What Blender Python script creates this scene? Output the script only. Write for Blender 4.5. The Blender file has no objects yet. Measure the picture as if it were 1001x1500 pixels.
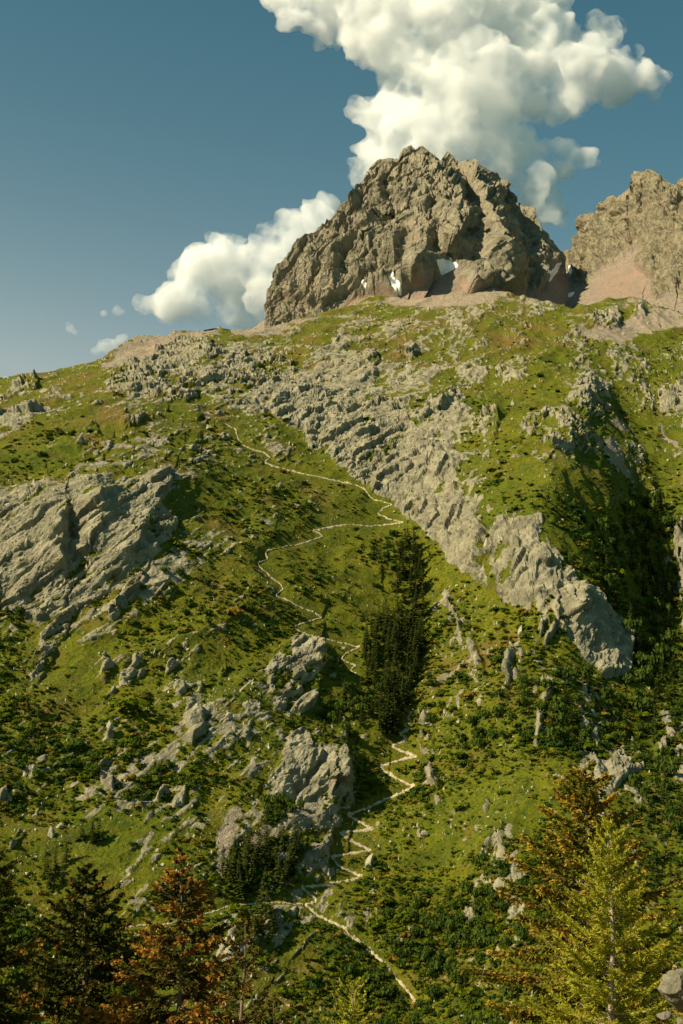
import bpy, math, random, time
import numpy as np
T0 = time.time()
rng = np.random.default_rng(7)
random.seed(7)
SC = bpy.context.scene
COL = SC.collection
R = math.radians

# ------------------------------------------------------------------ camera
F_PX, CX, CY = 1810.0, 500.5, 750.0          # focal length and centre for a 1001 x 1500 frame
PITCH = R(12.46)
cam_d = bpy.data.cameras.new('camera')
cam_d.sensor_fit = 'VERTICAL'
cam_d.sensor_height = 36.0
cam_d.lens = 36.0 * F_PX / 1500.0
cam_d.clip_start = 0.5
cam_d.clip_end = 60000
cam = bpy.data.objects.new('camera', cam_d)
cam.rotation_euler = (math.pi / 2 + PITCH, 0, 0)
COL.objects.link(cam)
SC.camera = cam

# ------------------------------------------------------------------ sky, sun, exposure
SUN_AZ, SUN_EL = R(64), R(41)               # degrees to the left of straight behind the camera; height
to_sun = np.array([-math.cos(SUN_EL) * math.sin(SUN_AZ), -math.cos(SUN_EL) * math.cos(SUN_AZ), math.sin(SUN_EL)])
world = bpy.data.worlds.new('World')
SC.world = world
world.use_nodes = True
wn = world.node_tree.nodes
wl = world.node_tree.links
wn.clear()
w_out = wn.new('ShaderNodeOutputWorld')
w_bg = wn.new('ShaderNodeBackground')
w_sky = wn.new('ShaderNodeTexSky')
w_sky.sky_type = 'NISHITA'
w_sky.sun_disc = False
w_sky.sun_elevation = SUN_EL
w_sky.sun_rotation = math.atan2(to_sun[0], to_sun[1])
w_sky.altitude = 1800
w_sky.air_density = 1.0
w_sky.dust_density = 1.5
w_sky.ozone_density = 1.0
w_mix = wn.new('ShaderNodeMix')
w_mix.data_type = 'RGBA'
w_mix.blend_type = 'MULTIPLY'
w_mix.inputs[0].default_value = 1.0
w_mix.inputs[7].default_value = (0.44, 0.93, 0.72, 1)
wl.new(w_sky.outputs[0], w_mix.inputs[6])
# pale haze low in the sky, a little stronger towards the sun
w_geo = wn.new('ShaderNodeTexCoord')
w_sep = wn.new('ShaderNodeSeparateXYZ')
wl.new(w_geo.outputs['Generated'], w_sep.inputs[0])


def w_math(op, a, b=0.0):
    o = wn.new('ShaderNodeMath')
    o.operation = op
    for i, x in enumerate((a, b)):
        if hasattr(x, 'is_output'):
            wl.new(x, o.inputs[i])
        else:
            o.inputs[i].default_value = x
    return o.outputs[0]


w_f = w_math('EXPONENT', w_math('MULTIPLY', w_math('SUBTRACT', w_sep.outputs[2], 0.27), -10.0))
w_f = w_math('MINIMUM', w_math('MULTIPLY', w_f, w_math('SUBTRACT', 1.0, w_math('MULTIPLY', w_sep.outputs[0], 1.2))), 1.0)
w_hz = wn.new('ShaderNodeMix')
w_hz.data_type = 'RGBA'
w_hz.inputs[7].default_value = (3.7, 4.2, 4.0, 1)
w_up = wn.new('ShaderNodeMapRange')      # no haze below the horizon
wl.new(w_sep.outputs[2], w_up.inputs[0])
w_up.inputs[1].default_value = -0.02
w_up.inputs[2].default_value = 0.08
wl.new(w_math('MULTIPLY', w_math('MINIMUM', w_math('MAXIMUM', w_f, 0.0), 0.8), w_up.outputs[0]), w_hz.inputs[0])
wl.new(w_mix.outputs[2], w_hz.inputs[6])
wl.new(w_hz.outputs[2], w_bg.inputs[0])
w_bg.inputs[1].default_value = 0.073
wl.new(w_bg.outputs[0], w_out.inputs[0])

sun_d = bpy.data.lights.new('sun', 'SUN')
sun_d.energy = 5.0
sun_d.angle = R(0.53)
sun_d.color = (1.0, 0.86, 0.60)
sun = bpy.data.objects.new('sun', sun_d)
COL.objects.link(sun)
from mathutils import Vector
sun.rotation_euler = Vector(to_sun).to_track_quat('Z', 'Y').to_euler()

SC.view_settings.view_transform = 'Standard'
SC.view_settings.look = 'None'
SC.view_settings.exposure = 0.7
SC.view_settings.gamma = 1.0
SC.render.engine = 'CYCLES'
SC.cycles.use_denoising = True
SC.cycles.max_bounces = 26
SC.cycles.diffuse_bounces = 2
SC.cycles.transparent_max_bounces = 8
SC.cycles.volume_bounces = 24
SC.cycles.volume_step_rate = 1.0


# ------------------------------------------------------------------ numeric helpers
def ss(a, b, x):
    t = np.clip((x - a) / (b - a), 0, 1)
    return t * t * (3 - 2 * t)


_LAT = rng.normal(size=(64 * 64 * 64, 3)).astype(np.float32)
_LAT /= np.linalg.norm(_LAT, axis=1, keepdims=True)


def gnoise(p):
    """gradient noise at points p (N,3), about -1..1"""
    p = np.ascontiguousarray(p, dtype=np.float32)
    i0 = np.floor(p).astype(np.int32)
    f = p - i0
    w = f * f * f * (f * (f * 6 - 15) + 10)
    out = np.zeros(len(p), np.float32)
    for dx in (0, 1):
        ix = ((i0[:, 0] + dx) & 63) << 12
        wx = w[:, 0] if dx else 1 - w[:, 0]
        fx = f[:, 0] - dx
        for dy in (0, 1):
            iy = ix | (((i0[:, 1] + dy) & 63) << 6)
            wy = wx * (w[:, 1] if dy else 1 - w[:, 1])
            fy = f[:, 1] - dy
            for dz in (0, 1):
                g = _LAT[iy | ((i0[:, 2] + dz) & 63)]
                wz = wy * (w[:, 2] if dz else 1 - w[:, 2])
                out += wz * (g[:, 0] * fx + g[:, 1] * fy + g[:, 2] * (f[:, 2] - dz))
    return out * 1.5


def fbm(p, octv=4, lac=2.03, gain=0.5, ridge=False):
    out = np.zeros(len(p), np.float32)
    a, s = 1.0, 0.0
    for o in range(octv):
        n = gnoise(p + 17.3 * o)
        if ridge:
            n = 1 - 2 * np.abs(n)
        out += a * n
        s += a
        p = p * lac
        a *= gain
    return out / s


def ray(u, v):
    u = np.asarray(u, float)
    v = np.asarray(v, float)
    a = (u - CX) / F_PX
    b = (CY - v) / F_PX
    c, s = math.cos(PITCH), math.sin(PITCH)
    return np.stack([a, c - b * s, s + b * c], -1)


def at(u, v, Y):
    d = ray(u, v)
    return d * (np.asarray(Y, float) / d[..., 1])[..., None]


def project(P):
    c, s = math.cos(PITCH), math.sin(PITCH)
    x, y, z = P[..., 0], P[..., 1], P[..., 2]
    dep = y * c + z * s
    up = -y * s + z * c
    return CX + F_PX * x / dep, CY - F_PX * up / dep


def tps(pts):
    pts = np.array(pts, float)
    X = pts[:, :2] / 1000.0
    y = np.log(pts[:, 2])

    def phi(r2):
        return 0.5 * r2 * np.log(r2 + 1e-12)
    n = len(X)
    K = phi(((X[:, None] - X[None]) ** 2).sum(-1)) + 2e-4 * np.eye(n)
    Pm = np.hstack([np.ones((n, 1)), X])
    A = np.block([[K, Pm], [Pm.T, np.zeros((3, 3))]])
    w = np.linalg.solve(A, np.concatenate([y, np.zeros(3)]))

    def f(u, v):
        Q = np.stack([u, v], -1).reshape(-1, 2) / 1000.0
        o = w[n] + Q @ w[n + 1:]
        for i in range(n):
            o += w[i] * phi(((Q - X[i]) ** 2).sum(-1))
        return np.exp(o).reshape(np.shape(u))
    return f


def seg_dist(u, v, line):
    """distance to a polyline, signed side (+ = to the right of a line drawn downwards) and place along it 0..1"""
    best = np.full(u.shape, 1e9)
    side = np.zeros(u.shape)
    along = np.zeros(u.shape)
    lens = [math.hypot(b[0] - a[0], b[1] - a[1]) for a, b in zip(line[:-1], line[1:])]
    tot, done = sum(lens), 0.0
    for (x0, y0), (x1, y1), ln in zip(line[:-1], line[1:], lens):
        dx, dy = x1 - x0, y1 - y0
        t = np.clip(((u - x0) * dx + (v - y0) * dy) / (ln * ln), 0, 1)
        ex, ey = u - (x0 + t * dx), v - (y0 + t * dy)
        d = np.hypot(ex, ey)
        cr = -(dx * ey - dy * ex)
        m = d < best
        best = np.where(m, d, best)
        side = np.where(m, cr, side)
        along = np.where(m, (done + t * ln) / tot, along)
        done += ln
    return best, side, along


def crest(u, v, line, amt, wl, wr):
    """a rib that stands amt metres out, sloping gently on its left and sharply on its right"""
    ux = [p[0] for p in line]
    vx = [p[1] for p in line]
    out = np.zeros(u.shape)
    m = (u > min(ux) - 4 * wl) & (u < max(ux) + 4 * wl) & (v > min(vx) - 3 * wl) & (v < max(vx) + 3 * wl)
    if not m.any():
        return out
    d, s, al = seg_dist(u[m], v[m], line)
    w = np.where(s > 0, wr, wl)
    out[m] = amt * np.exp(-(d / w) ** 1.3) * (0.45 + 0.55 * ss(0, .2, al)) * (1 - 0.75 * ss(.7, 1, al))
    return out


MU0, MV0, MW, MH = -140, 200, 1280, 1380


def raster(polys, blur=3):
    """soft mask of the outlines, over the surveyed area"""
    m = np.zeros((MH, MW), np.float32)
    for poly in polys:
        p = np.array(poly, float)
        u0, v0 = np.floor(p.min(0)).astype(int) - 1
        u1, v1 = np.ceil(p.max(0)).astype(int) + 1
        u0, u1 = max(u0, MU0), min(u1, MU0 + MW)
        v0, v1 = max(v0, MV0), min(v1, MV0 + MH)
        if u1 <= u0 or v1 <= v0:
            continue
        U, V = np.meshgrid(np.arange(u0, u1) + .5, np.arange(v0, v1) + .5)
        ins = np.zeros(U.shape, bool)
        for (xa, ya), (xb, yb) in zip(p, np.roll(p, -1, 0)):
            if ya == yb:
                continue
            c = (ya > V) != (yb > V)
            ins ^= c & (U < (xb - xa) * (V - ya) / (yb - ya) + xa)
        sl = m[v0 - MV0:v1 - MV0, u0 - MU0:u1 - MU0]
        np.maximum(sl, ins, out=sl)
    for _ in range(2):
        for ax in (0, 1):
            k = blur
            c = np.cumsum(np.pad(m, [(k + 1, k) if a == ax else (0, 0) for a in (0, 1)], mode='edge'), axis=ax)
            m = (np.take(c, range(2 * k + 1, c.shape[ax]), ax) - np.take(c, range(0, c.shape[ax] - 2 * k - 1), ax)) / (2 * k + 1)
    return m


def look(m, u, v):
    x = np.clip(u - MU0 - .5, 0, MW - 1.01)
    y = np.clip(v - MV0 - .5, 0, MH - 1.01)
    i, j = y.astype(int), x.astype(int)
    fy, fx = y - i, x - j
    return (m[i, j] * (1 - fx) + m[i, j + 1] * fx) * (1 - fy) + (m[i + 1, j] * (1 - fx) + m[i + 1, j + 1] * fx) * fy


def cells(rows, v0=445, u0=25, d=50):
    g = np.array([[int(c) for c in r] for r in rows], float)

    def f(u, v):
        x = np.clip((u - u0) / d, 0, g.shape[1] - 1.001)
        y = np.clip((v - v0) / d, 0, g.shape[0] - 1.001)
        i, j = y.astype(int), x.astype(int)
        fy, fx = y - i, x - j
        return ((g[i, j] * (1 - fx) + g[i, j + 1] * fx) * (1 - fy) + (g[i + 1, j] * (1 - fx) + g[i + 1, j + 1] * fx) * fy) / 9.0
    return f


def voro(q):
    """2-D cells in the plane of the first two coordinates: nearest and second distance, offset to the nearest seed, its id"""
    c0 = np.floor(q[:, :2]).astype(np.int32)
    f = (q[:, :2] - c0).astype(np.float32)
    f1 = np.full(len(q), 9.0, np.float32)
    f2 = np.full(len(q), 9.0, np.float32)
    dv = np.zeros((len(q), 2), np.float32)
    ident = np.zeros(len(q), np.int32)
    for dx in (-1, 0, 1):
        for dy in (-1, 0, 1):
            h = (((c0[:, 0] + dx) & 255) << 8) | ((c0[:, 1] + dy) & 255)
            r = f - [dx, dy] - (0.5 + 0.5 * _LAT[h, :2])
            d = (r * r).sum(1)
            m = d < f1
            f2 = np.where(m, f1, np.minimum(f2, d))
            f1 = np.where(m, d, f1)
            dv[m] = r[m]
            ident[m] = h[m]
    return np.sqrt(f1), np.sqrt(f2), dv, ident


def blocks(q, tilt=0.6):
    """broken rock: every cell a tilted facet at its own height, with a crack round it"""
    f1, f2, dv, i = voro(q)
    g = _LAT[i + 70000]
    h = g[:, 0] * 0.5 + (dv * g[:, 1:3]).sum(1) * tilt
    return h - 0.35 * (1 - ss(0, 0.16, f2 - f1))


class Surface:
    """a sheet of ground surveyed from skyline to foot; columns run along u, rows down the slope"""

    def __init__(s, u0, u1, nu, nv, sky, foot, depth, crests=(), warp=9):
        s.u0, s.u1, s.nu, s.nv = u0, u1, nu, nv
        uu = np.linspace(u0, u1, nu)
        s.sky = np.interp(uu, [p[0] for p in sky], [p[1] for p in sky])
        s.foot = np.interp(uu, [p[0] for p in foot], [p[1] for p in foot])
        t = np.linspace(0, 1, nv)[:, None]
        s.U = np.broadcast_to(uu, (nv, nu)).copy()
        s.V = s.sky + t * (s.foot - s.sky)
        Y = depth(s.U, s.V)
        q = np.stack([s.U.ravel() / 28, s.V.ravel() / 28, 0 * s.U.ravel() + 3.3], -1)
        cu = s.U + (fbm(q, 3) * warp).reshape(s.U.shape)
        cv = s.V + (fbm(q + 50, 3) * warp).reshape(s.U.shape)
        s.P = at(s.U, s.V, Y)
        s.P0 = s.P
        s.calc()
        s.N0 = s.N
        for c in crests:
            Y = Y - crest(cu, cv, *c)
        s.Y = Y
        s.P = at(s.U, s.V, Y)
        s.calc()

    def calc(s):
        du = np.gradient(s.P, axis=1)
        dv = np.gradient(s.P, axis=0)
        n = np.cross(dv, du)
        n /= np.linalg.norm(n, axis=-1, keepdims=True) + 1e-9
        f = np.sign(-(n * s.P).sum(-1))
        if f.mean() < 0:
            n = -n
        s.N = n

    def idx(s, u, v):
        u = np.asarray(u, float)
        v = np.asarray(v, float)
        x = np.clip((u - s.u0) / (s.u1 - s.u0) * (s.nu - 1), 0, s.nu - 1.001)
        j = x.astype(int)
        fx = x - j
        sk = s.sky[j] * (1 - fx) + s.sky[j + 1] * fx
        ft = s.foot[j] * (1 - fx) + s.foot[j + 1] * fx
        y = np.clip((v - sk) / (ft - sk) * (s.nv - 1), 0, s.nv - 1.001)
        i = y.astype(int)
        return i, j, y - i, fx

    def get(s, A, u, v):
        i, j, fy, fx = s.idx(u, v)
        if A.ndim == 3:
            fy, fx = fy[..., None], fx[..., None]
        return (A[i, j] * (1 - fx) + A[i, j + 1] * fx) * (1 - fy) + (A[i + 1, j] * (1 - fx) + A[i + 1, j + 1] * fx) * fy


def new_mesh(name, verts, faces, mat=None, smooth=True):
    """faces: (n,k) int array, or list"""
    me = bpy.data.meshes.new(name)
    verts = np.asarray(verts, np.float32)
    faces = np.asarray(faces, np.int32)
    n, k = faces.shape
    me.vertices.add(len(verts))
    me.vertices.foreach_set('co', verts.ravel())
    me.loops.add(n * k)
    me.loops.foreach_set('vertex_index', faces.ravel())
    me.polygons.add(n)
    me.polygons.foreach_set('loop_start', np.arange(0, n * k, k, dtype=np.int32))
    me.polygons.foreach_set('use_smooth', np.full(n, smooth))
    me.update(calc_edges=True)
    if mat:
        me.materials.append(mat)
    return me


def link(name, me, parent=None, **props):
    o = bpy.data.objects.new(name, me)
    COL.objects.link(o)
    if parent:
        o.parent = parent
    for k, val in props.items():
        o[k] = val
    return o


def add_attr(me, name, arr):
    a = me.attributes.new(name, 'FLOAT_COLOR', 'POINT')
    a.data.foreach_set('color', np.asarray(arr, np.float32).ravel())


# ------------------------------------------------------------------ materials
class MB:
    """small node-tree builder"""

    def __init__(s, name):
        s.m = bpy.data.materials.new(name)
        s.m.use_nodes = True
        s.t = s.m.node_tree
        s.t.nodes.clear()
        s.out = s.t.nodes.new('ShaderNodeOutputMaterial')

    def n(s, kind, **kw):
        o = s.t.nodes.new('ShaderNode' + kind)
        for k, v in kw.items():
            setattr(o, k, v)
        return o

    def l(s, a, b):
        s.t.links.new(a, b)

    def put(s, sock, val):
        if hasattr(val, 'is_output'):
            s.l(val, sock)
        elif isinstance(val, tuple) and len(val) == 3 and sock.type == 'RGBA':
            sock.default_value = (*val, 1)
        else:
            sock.default_value = val

    def math(s, op, a, b=0.0, clamp=False):
        o = s.n('Math', operation=op, use_clamp=clamp)
        s.put(o.inputs[0], a)
        s.put(o.inputs[1], b)
        return o.outputs[0]

    def mix(s, f, a, b, mode='MIX'):
        o = s.n('Mix', data_type='RGBA', blend_type=mode)
        s.put(o.inputs[0], f)
        s.put(o.inputs[6], a)
        s.put(o.inputs[7], b)
        return o.outputs[2]

    def noise(s, vec, scale, detail=4, rough=0.55, dist=0.0, ntype='FBM'):
        o = s.n('TexNoise', noise_type=ntype)
        if vec is not None:
            s.l(vec, o.inputs['Vector'])
        o.inputs['Scale'].default_value = scale
        o.inputs['Detail'].default_value = detail
        o.inputs['Roughness'].default_value = rough
        o.inputs['Distortion'].default_value = dist
        return o.outputs[0]

    def ramp(s, f, lo, hi):
        o = s.n('MapRange', interpolation_type='SMOOTHSTEP')
        s.put(o.inputs[0], f)
        o.inputs[1].default_value = lo
        o.inputs[2].default_value = hi
        return o.outputs[0]

    def mapping(s, vec, rot=(0, 0, 0), scale=(1, 1, 1)):
        o = s.n('Mapping')
        s.l(vec, o.inputs[0])
        o.inputs['Rotation'].default_value = rot
        o.inputs['Scale'].default_value = scale
        return o.outputs[0]

    def bump(s, h, strength, dist, normal=None):
        o = s.n('Bump')
        s.put(o.inputs['Strength'], strength)
        s.put(o.inputs['Distance'], dist)
        s.l(h, o.inputs['Height'])
        if normal is not None:
            s.l(normal, o.inputs['Normal'])
        return o.outputs[0]

    def finish(s, color, rough=0.9, normal=None, spec=0.2, **kw):
        b = s.n('BsdfPrincipled')
        s.put(b.inputs['Base Color'], color)
        s.put(b.inputs['Roughness'], rough)
        b.inputs['Specular IOR Level'].default_value = spec
        if normal is not None:
            s.l(normal, b.inputs['Normal'])
        for k, v in kw.items():
            s.put(b.inputs[k], v)
        s.l(b.outputs[0], s.out.inputs[0])
        return s.m


def rock_color(b, pos, light, dark, warm, sc=1.0):
    n1 = b.noise(pos, 0.02 * sc, 5, 0.6)
    n2 = b.noise(pos, 0.16 * sc, 5, 0.65)
    st = b.mapping(pos, (0, R(-32), 0), (1, 1, 0.18))
    n3 = b.noise(st, 0.35 * sc, 5, 0.65)
    c = b.mix(b.ramp(n2, 0.35, 0.68), dark, light)
    c = b.mix(b.math('MULTIPLY', b.ramp(n1, 0.45, 0.7), 0.6), c, warm)
    c = b.mix(b.math('MULTIPLY', b.ramp(n3, 0.52, 0.70), 0.55), c, tuple(x * 0.5 for x in dark))
    return c, n2, n3


def slope_material():
    b = MB('mountain_slope')
    pos = b.n('NewGeometry').outputs['Position']
    at_ = b.n('Attribute', attribute_name='cover').outputs['Color']
    sep = b.n('SeparateColor')
    b.l(at_, sep.inputs[0])
    rock, scree, dry = sep.outputs[0], sep.outputs[1], sep.outputs[2]
    # rock
    rc, n2, n3 = rock_color(b, pos, (0.44, 0.395, 0.265), (0.21, 0.19, 0.125), (0.38, 0.325, 0.205))
    gr = b.noise(b.mapping(pos, (0, R(-32), 0), (1, 1, 0.2)), 0.5, 5, 0.6, ntype='RIDGED_MULTIFRACTAL')
    rc = b.mix(b.math('MULTIPLY', b.ramp(gr, 0.8, 0.25), 0.28), rc, (0.11, 0.105, 0.065))
    # turf
    g1 = b.noise(pos, 0.018, 5, 0.6)
    g2 = b.noise(pos, 0.12, 5, 0.65)
    g3 = b.noise(pos, 0.8, 4, 0.7)
    g = b.mix(b.ramp(g1, 0.35, 0.65), (0.098, 0.114, 0.0055), (0.142, 0.138, 0.0065))
    g = b.mix(b.math('MULTIPLY', b.ramp(g2, 0.45, 0.7), 0.75), g, (0.044, 0.066, 0.006))
    g = b.mix(b.math('MULTIPLY', b.ramp(g3, 0.46, 0.62), 0.75), g, (0.046, 0.066, 0.006))
    g = b.mix(dry, g, (0.145, 0.102, 0.022))
    g4 = b.noise(pos, 0.33, 5, 0.75)
    g = b.mix(b.math('MULTIPLY', b.ramp(g4, 0.52, 0.66), 0.8), g, (0.036, 0.054, 0.006))
    g5 = b.noise(pos, 0.14, 5, 0.7)
    g = b.mix(b.math('MULTIPLY', b.ramp(g5, 0.55, 0.70), 0.5), g, (0.150, 0.092, 0.018))
    # loose stones in the turf
    spot = b.math('MULTIPLY', b.ramp(b.noise(pos, 0.95, 3, 0.6), 0.63, 0.68),
                  b.ramp(b.noise(pos, 0.05, 4, 0.6), 0.44, 0.60))
    g = b.mix(b.math('MULTIPLY', spot, 0.75), g, (0.30, 0.27, 0.17))
    # scree
    s1 = b.noise(pos, 0.5, 6, 0.75)
    s2 = b.noise(pos, 0.02, 4, 0.6)
    sc = b.mix(b.ramp(s1, 0.35, 0.68), (0.18, 0.15, 0.105), (0.34, 0.29, 0.205))
    sc = b.mix(b.math('MULTIPLY', b.ramp(s2, 0.45, 0.62), 0.5), sc, (0.32, 0.235, 0.165))
    brk = b.math('ADD', rock, b.math('MULTIPLY', b.math('SUBTRACT', b.noise(b.mapping(pos, (0, R(-32), 0), (1, 1, 0.4)), 0.55, 6, 0.75), 0.5), 1.5))
    c = b.mix(b.ramp(b.math('ADD', scree, b.math('MULTIPLY', b.math('SUBTRACT', s1, 0.5), 0.9)), 0.38, 0.62), g, sc)
    rk = b.ramp(brk, 0.42, 0.56)
    c = b.mix(rk, c, rc)
    hb = b.math('ADD', b.math('MULTIPLY', gr, 0.8), b.math('MULTIPLY', b.noise(pos, 0.9, 5, 0.7), 0.9))
    hg = b.noise(pos, 1.3, 4, 0.75)
    hm = b.mix(rk, b.math('MULTIPLY', hg, 0.6), hb)
    nrm = b.bump(hm, 0.85, 1.7)
    return b.finish(c, 0.95, nrm, 0.1)


def peak_material(name, light, dark, warm):
    b = MB(name)
    pos = b.n('NewGeometry').outputs['Position']
    at_ = b.n('Attribute', attribute_name='cover').outputs['Color']
    sep = b.n('SeparateColor')
    b.l(at_, sep.inputs[0])
    scree, green, red = sep.outputs[1], sep.outputs[2], sep.outputs[0]
    rc, n2, n3 = rock_color(b, pos, light, dark, warm, 0.6)
    s1 = b.noise(pos, 0.25, 6, 0.75)
    sc = b.mix(b.ramp(s1, 0.35, 0.68), (0.175, 0.14, 0.105), (0.32, 0.265, 0.195))
    sc = b.mix(b.math('MULTIPLY', red, b.ramp(b.noise(pos, 0.03, 5, 0.6), 0.3, 0.6)), sc, (0.29, 0.20, 0.145))
    sc = b.mix(b.math('MULTIPLY', b.ramp(b.noise(b.mapping(pos, (0, 0, 0), (1, .3, .25)), 0.09, 5, 0.65), 0.48, 0.62), 0.6), sc, (0.21, 0.175, 0.135))
    m = b.ramp(b.math('ADD', scree, b.math('MULTIPLY', b.math('SUBTRACT', s1, 0.5), 0.5)), 0.4, 0.6)
    c = b.mix(b.math('MULTIPLY', green, b.ramp(b.noise(pos, 0.08, 5, 0.7), 0.45, 0.62)), rc, (0.13, 0.125, 0.04))
    c = b.mix(m, c, sc)
    h = b.math('ADD', n3, b.math('MULTIPLY', b.noise(pos, 0.35, 6, 0.7), 0.9))
    st = b.math('SUBTRACT', 1.0, b.math('MULTIPLY', m, 0.35))
    nrm = b.bump(h, st, 4.0)
    return b.finish(c, 0.95, nrm, 0.1)


M_SLOPE = slope_material()
M_PEAK = peak_material('peak_rock', (0.39, 0.345, 0.24), (0.21, 0.185, 0.13), (0.39, 0.32, 0.22))
M_FAR = peak_material('far_rock', (0.39, 0.335, 0.22), (0.21, 0.18, 0.12), (0.36, 0.27, 0.175))

# ------------------------------------------------------------------ survey of the hillside
SKY_T = [(-140, 605), (0, 566), (30, 556), (60, 549), (100, 541), (140, 532), (165, 522), (185, 507), (200, 498), (225, 499), (250, 493),
         (280, 489), (310, 488), (340, 487), (370, 486), (395, 485), (410, 482), (430, 474), (460, 466), (500, 452), (540, 442), (575, 438),
         (600, 441), (640, 438), (670, 430), (690, 422), (710, 417), (730, 428), (770, 440), (800, 448), (840, 455), (870, 445),
         (900, 440), (940, 441), (960, 452), (1001, 466), (1140, 450)]
PTS_T = []
for u_, rows in {
    -130: [(1560, 270), (1150, 370), (900, 440), (720, 500), (640, 590), (600, 680)],
    0: [(1560, 290), (1300, 345), (1150, 385), (1000, 425), (900, 455), (730, 505), (650, 580), (600, 650), (566, 730)],
    150: [(1500, 315), (1300, 352), (1150, 388), (1000, 428), (880, 462), (700, 512), (620, 600), (560, 690), (520, 800)],
    300: [(1500, 322), (1300, 358), (1150, 392), (1000, 430), (850, 478), (740, 530), (650, 605), (580, 690), (520, 800), (488, 940)],
    450: [(1500, 328), (1300, 372), (1150, 410), (1000, 452), (900, 488), (800, 535), (700, 605), (620, 680), (550, 780), (500, 880), (468, 990)],
    600: [(1500, 335), (1300, 380), (1150, 425), (1080, 448), (1000, 476), (900, 514), (800, 562), (740, 596), (680, 638), (600, 710), (520, 850), (440, 1060)],
    700: [(1500, 325), (1300, 368), (1150, 408), (1000, 455), (880, 505), (780, 545), (700, 590), (620, 680), (540, 800), (480, 930), (420, 1090)],
    820: [(1500, 315), (1300, 355), (1150, 392), (1000, 440), (900, 480), (800, 520), (700, 575), (640, 630), (560, 760), (500, 880), (450, 1030)],
    920: [(1500, 305), (1300, 350), (1150, 400), (1050, 450), (950, 510), (850, 580), (750, 640), (680, 690), (600, 770), (520, 880), (445, 1060)],
    1000: [(1500, 300), (1300, 350), (1150, 405), (1050, 460), (950, 540), (850, 610), (750, 660), (650, 730), (560, 830), (470, 1010)],
    1130: [(1560, 280), (1300, 340), (1100, 420), (900, 500), (750, 580), (600, 720), (450, 950)],
}.items():
    PTS_T += [(u_, v_, y_) for v_, y_ in rows]
CRESTS_T = [
    ([(868, 650), (880, 720), (890, 800), (905, 880), (930, 960)], 24, 60, 14),
    ([(800, 608), (850, 618), (868, 655)], 17, 45, 10),
    ([(715, 590), (735, 608), (730, 640)], 12, 40, 8),
    ([(625, 590), (662, 576), (668, 595)], 8, 30, 6),
    ([(850, 550), (862, 570), (868, 605)], 12, 30, 9),
    ([(100, 742), (97, 800), (96, 855)], 5, 34, 5), ([(108, 752), (112, 800), (106, 846)], -7, 5, 13),
    ([(146, 718), (150, 765)], 9, 20, 7),
    ([(248, 700), (215, 765), (175, 840)], 7, 40, 8),
    ([(470, 948), (466, 990)], 9, 40, 8),
    ([(505, 1105), (508, 1165)], 11, 55, 10),
    ([(565, 900), (578, 1000), (572, 1090)], 7, 60, 26),
    ([(285, 590), (290, 640), (268, 700)], 5, 30, 7),
    ([(300, 510), (312, 535)], 7, 25, 6),
    ([(50, 555), (58, 575)], 7, 25, 6),
    ([(60, 602), (40, 622)], 5, 30, 6),
    ([(600, 500), (612, 520)], 9, 40, 7),
    ([(545, 520), (548, 545)], 7, 30, 6),
    ([(755, 830), (760, 800), (750, 770)], 6, 25, 6),
    ([(843, 870), (838, 910)], 8, 25, 6),
]
ter = Surface(-140, 1140, 850, 880, SKY_T, [(-140, 1580), (1140, 1580)], tps(PTS_T), CRESTS_T)
U, V = ter.U, ter.V

TRAIL = [
    [(604, 1473), (609, 1466), (600, 1455), (585, 1440), (575, 1428), (555, 1408), (540, 1395), (525, 1383), (510, 1375), (500, 1365), (480, 1353),
     (465, 1343), (455, 1335), (447, 1328), (455, 1326), (463, 1324), (462, 1318), (452, 1312), (445, 1305), (441, 1301), (460, 1300), (480, 1297),
     (500, 1293), (515, 1290), (530, 1285), (520, 1280), (507, 1275), (495, 1268), (485, 1256), (500, 1254), (520, 1250), (542, 1246), (530, 1240),
     (515, 1233), (505, 1227), (497, 1221), (515, 1219), (530, 1218), (546, 1216), (535, 1210), (520, 1202), (508, 1194), (525, 1190), (545, 1182),
     (565, 1173), (590, 1163), (607, 1154), (590, 1146), (575, 1138), (562, 1130), (557, 1124), (570, 1120), (590, 1113), (611, 1108), (600, 1104),
     (590, 1102), (580, 1098), (575, 1094), (585, 1089), (597, 1083), (585, 1076), (600, 1068), (592, 1063), (604, 1058), (597, 1052), (605, 1045)],
    [(520, 990), (512, 984), (521, 977), (508, 972), (500, 967), (507, 958), (515, 955), (525, 950), (510, 945), (495, 942), (480, 938), (465, 935),
     (450, 930), (440, 926), (430, 920), (440, 915), (455, 911), (472, 906), (460, 898), (445, 893), (430, 887), (420, 882), (412, 878), (403, 875),
     (407, 870), (415, 865), (410, 858), (403, 852), (395, 847), (388, 840), (380, 835), (376, 828), (392, 820), (388, 812), (395, 808), (405, 805),
     (425, 800), (440, 797), (455, 792), (474, 787), (468, 782), (458, 778), (475, 775), (495, 773), (520, 772), (545, 771), (560, 770), (591, 766),
     (575, 762), (565, 758), (553, 752), (562, 745), (575, 741), (562, 736), (548, 733), (540, 727), (535, 720), (525, 715), (510, 710), (495, 707),
     (480, 705), (460, 701), (445, 697), (430, 692), (415, 687), (400, 683), (388, 678), (397, 671), (385, 664), (368, 660), (357, 655), (348, 645), (345, 632), (328, 625)],
    [(443, 1327), (425, 1327), (395, 1326), (375, 1327), (345, 1328), (330, 1333), (300, 1343), (265, 1352), (235, 1357), (222, 1355), (205, 1357), (180, 1360), (150, 1364), (110, 1366)],
]
trail_m = np.zeros((MH, MW), np.float32)
_q = [[(x, y) for x, y in t] for t in TRAIL]
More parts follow.
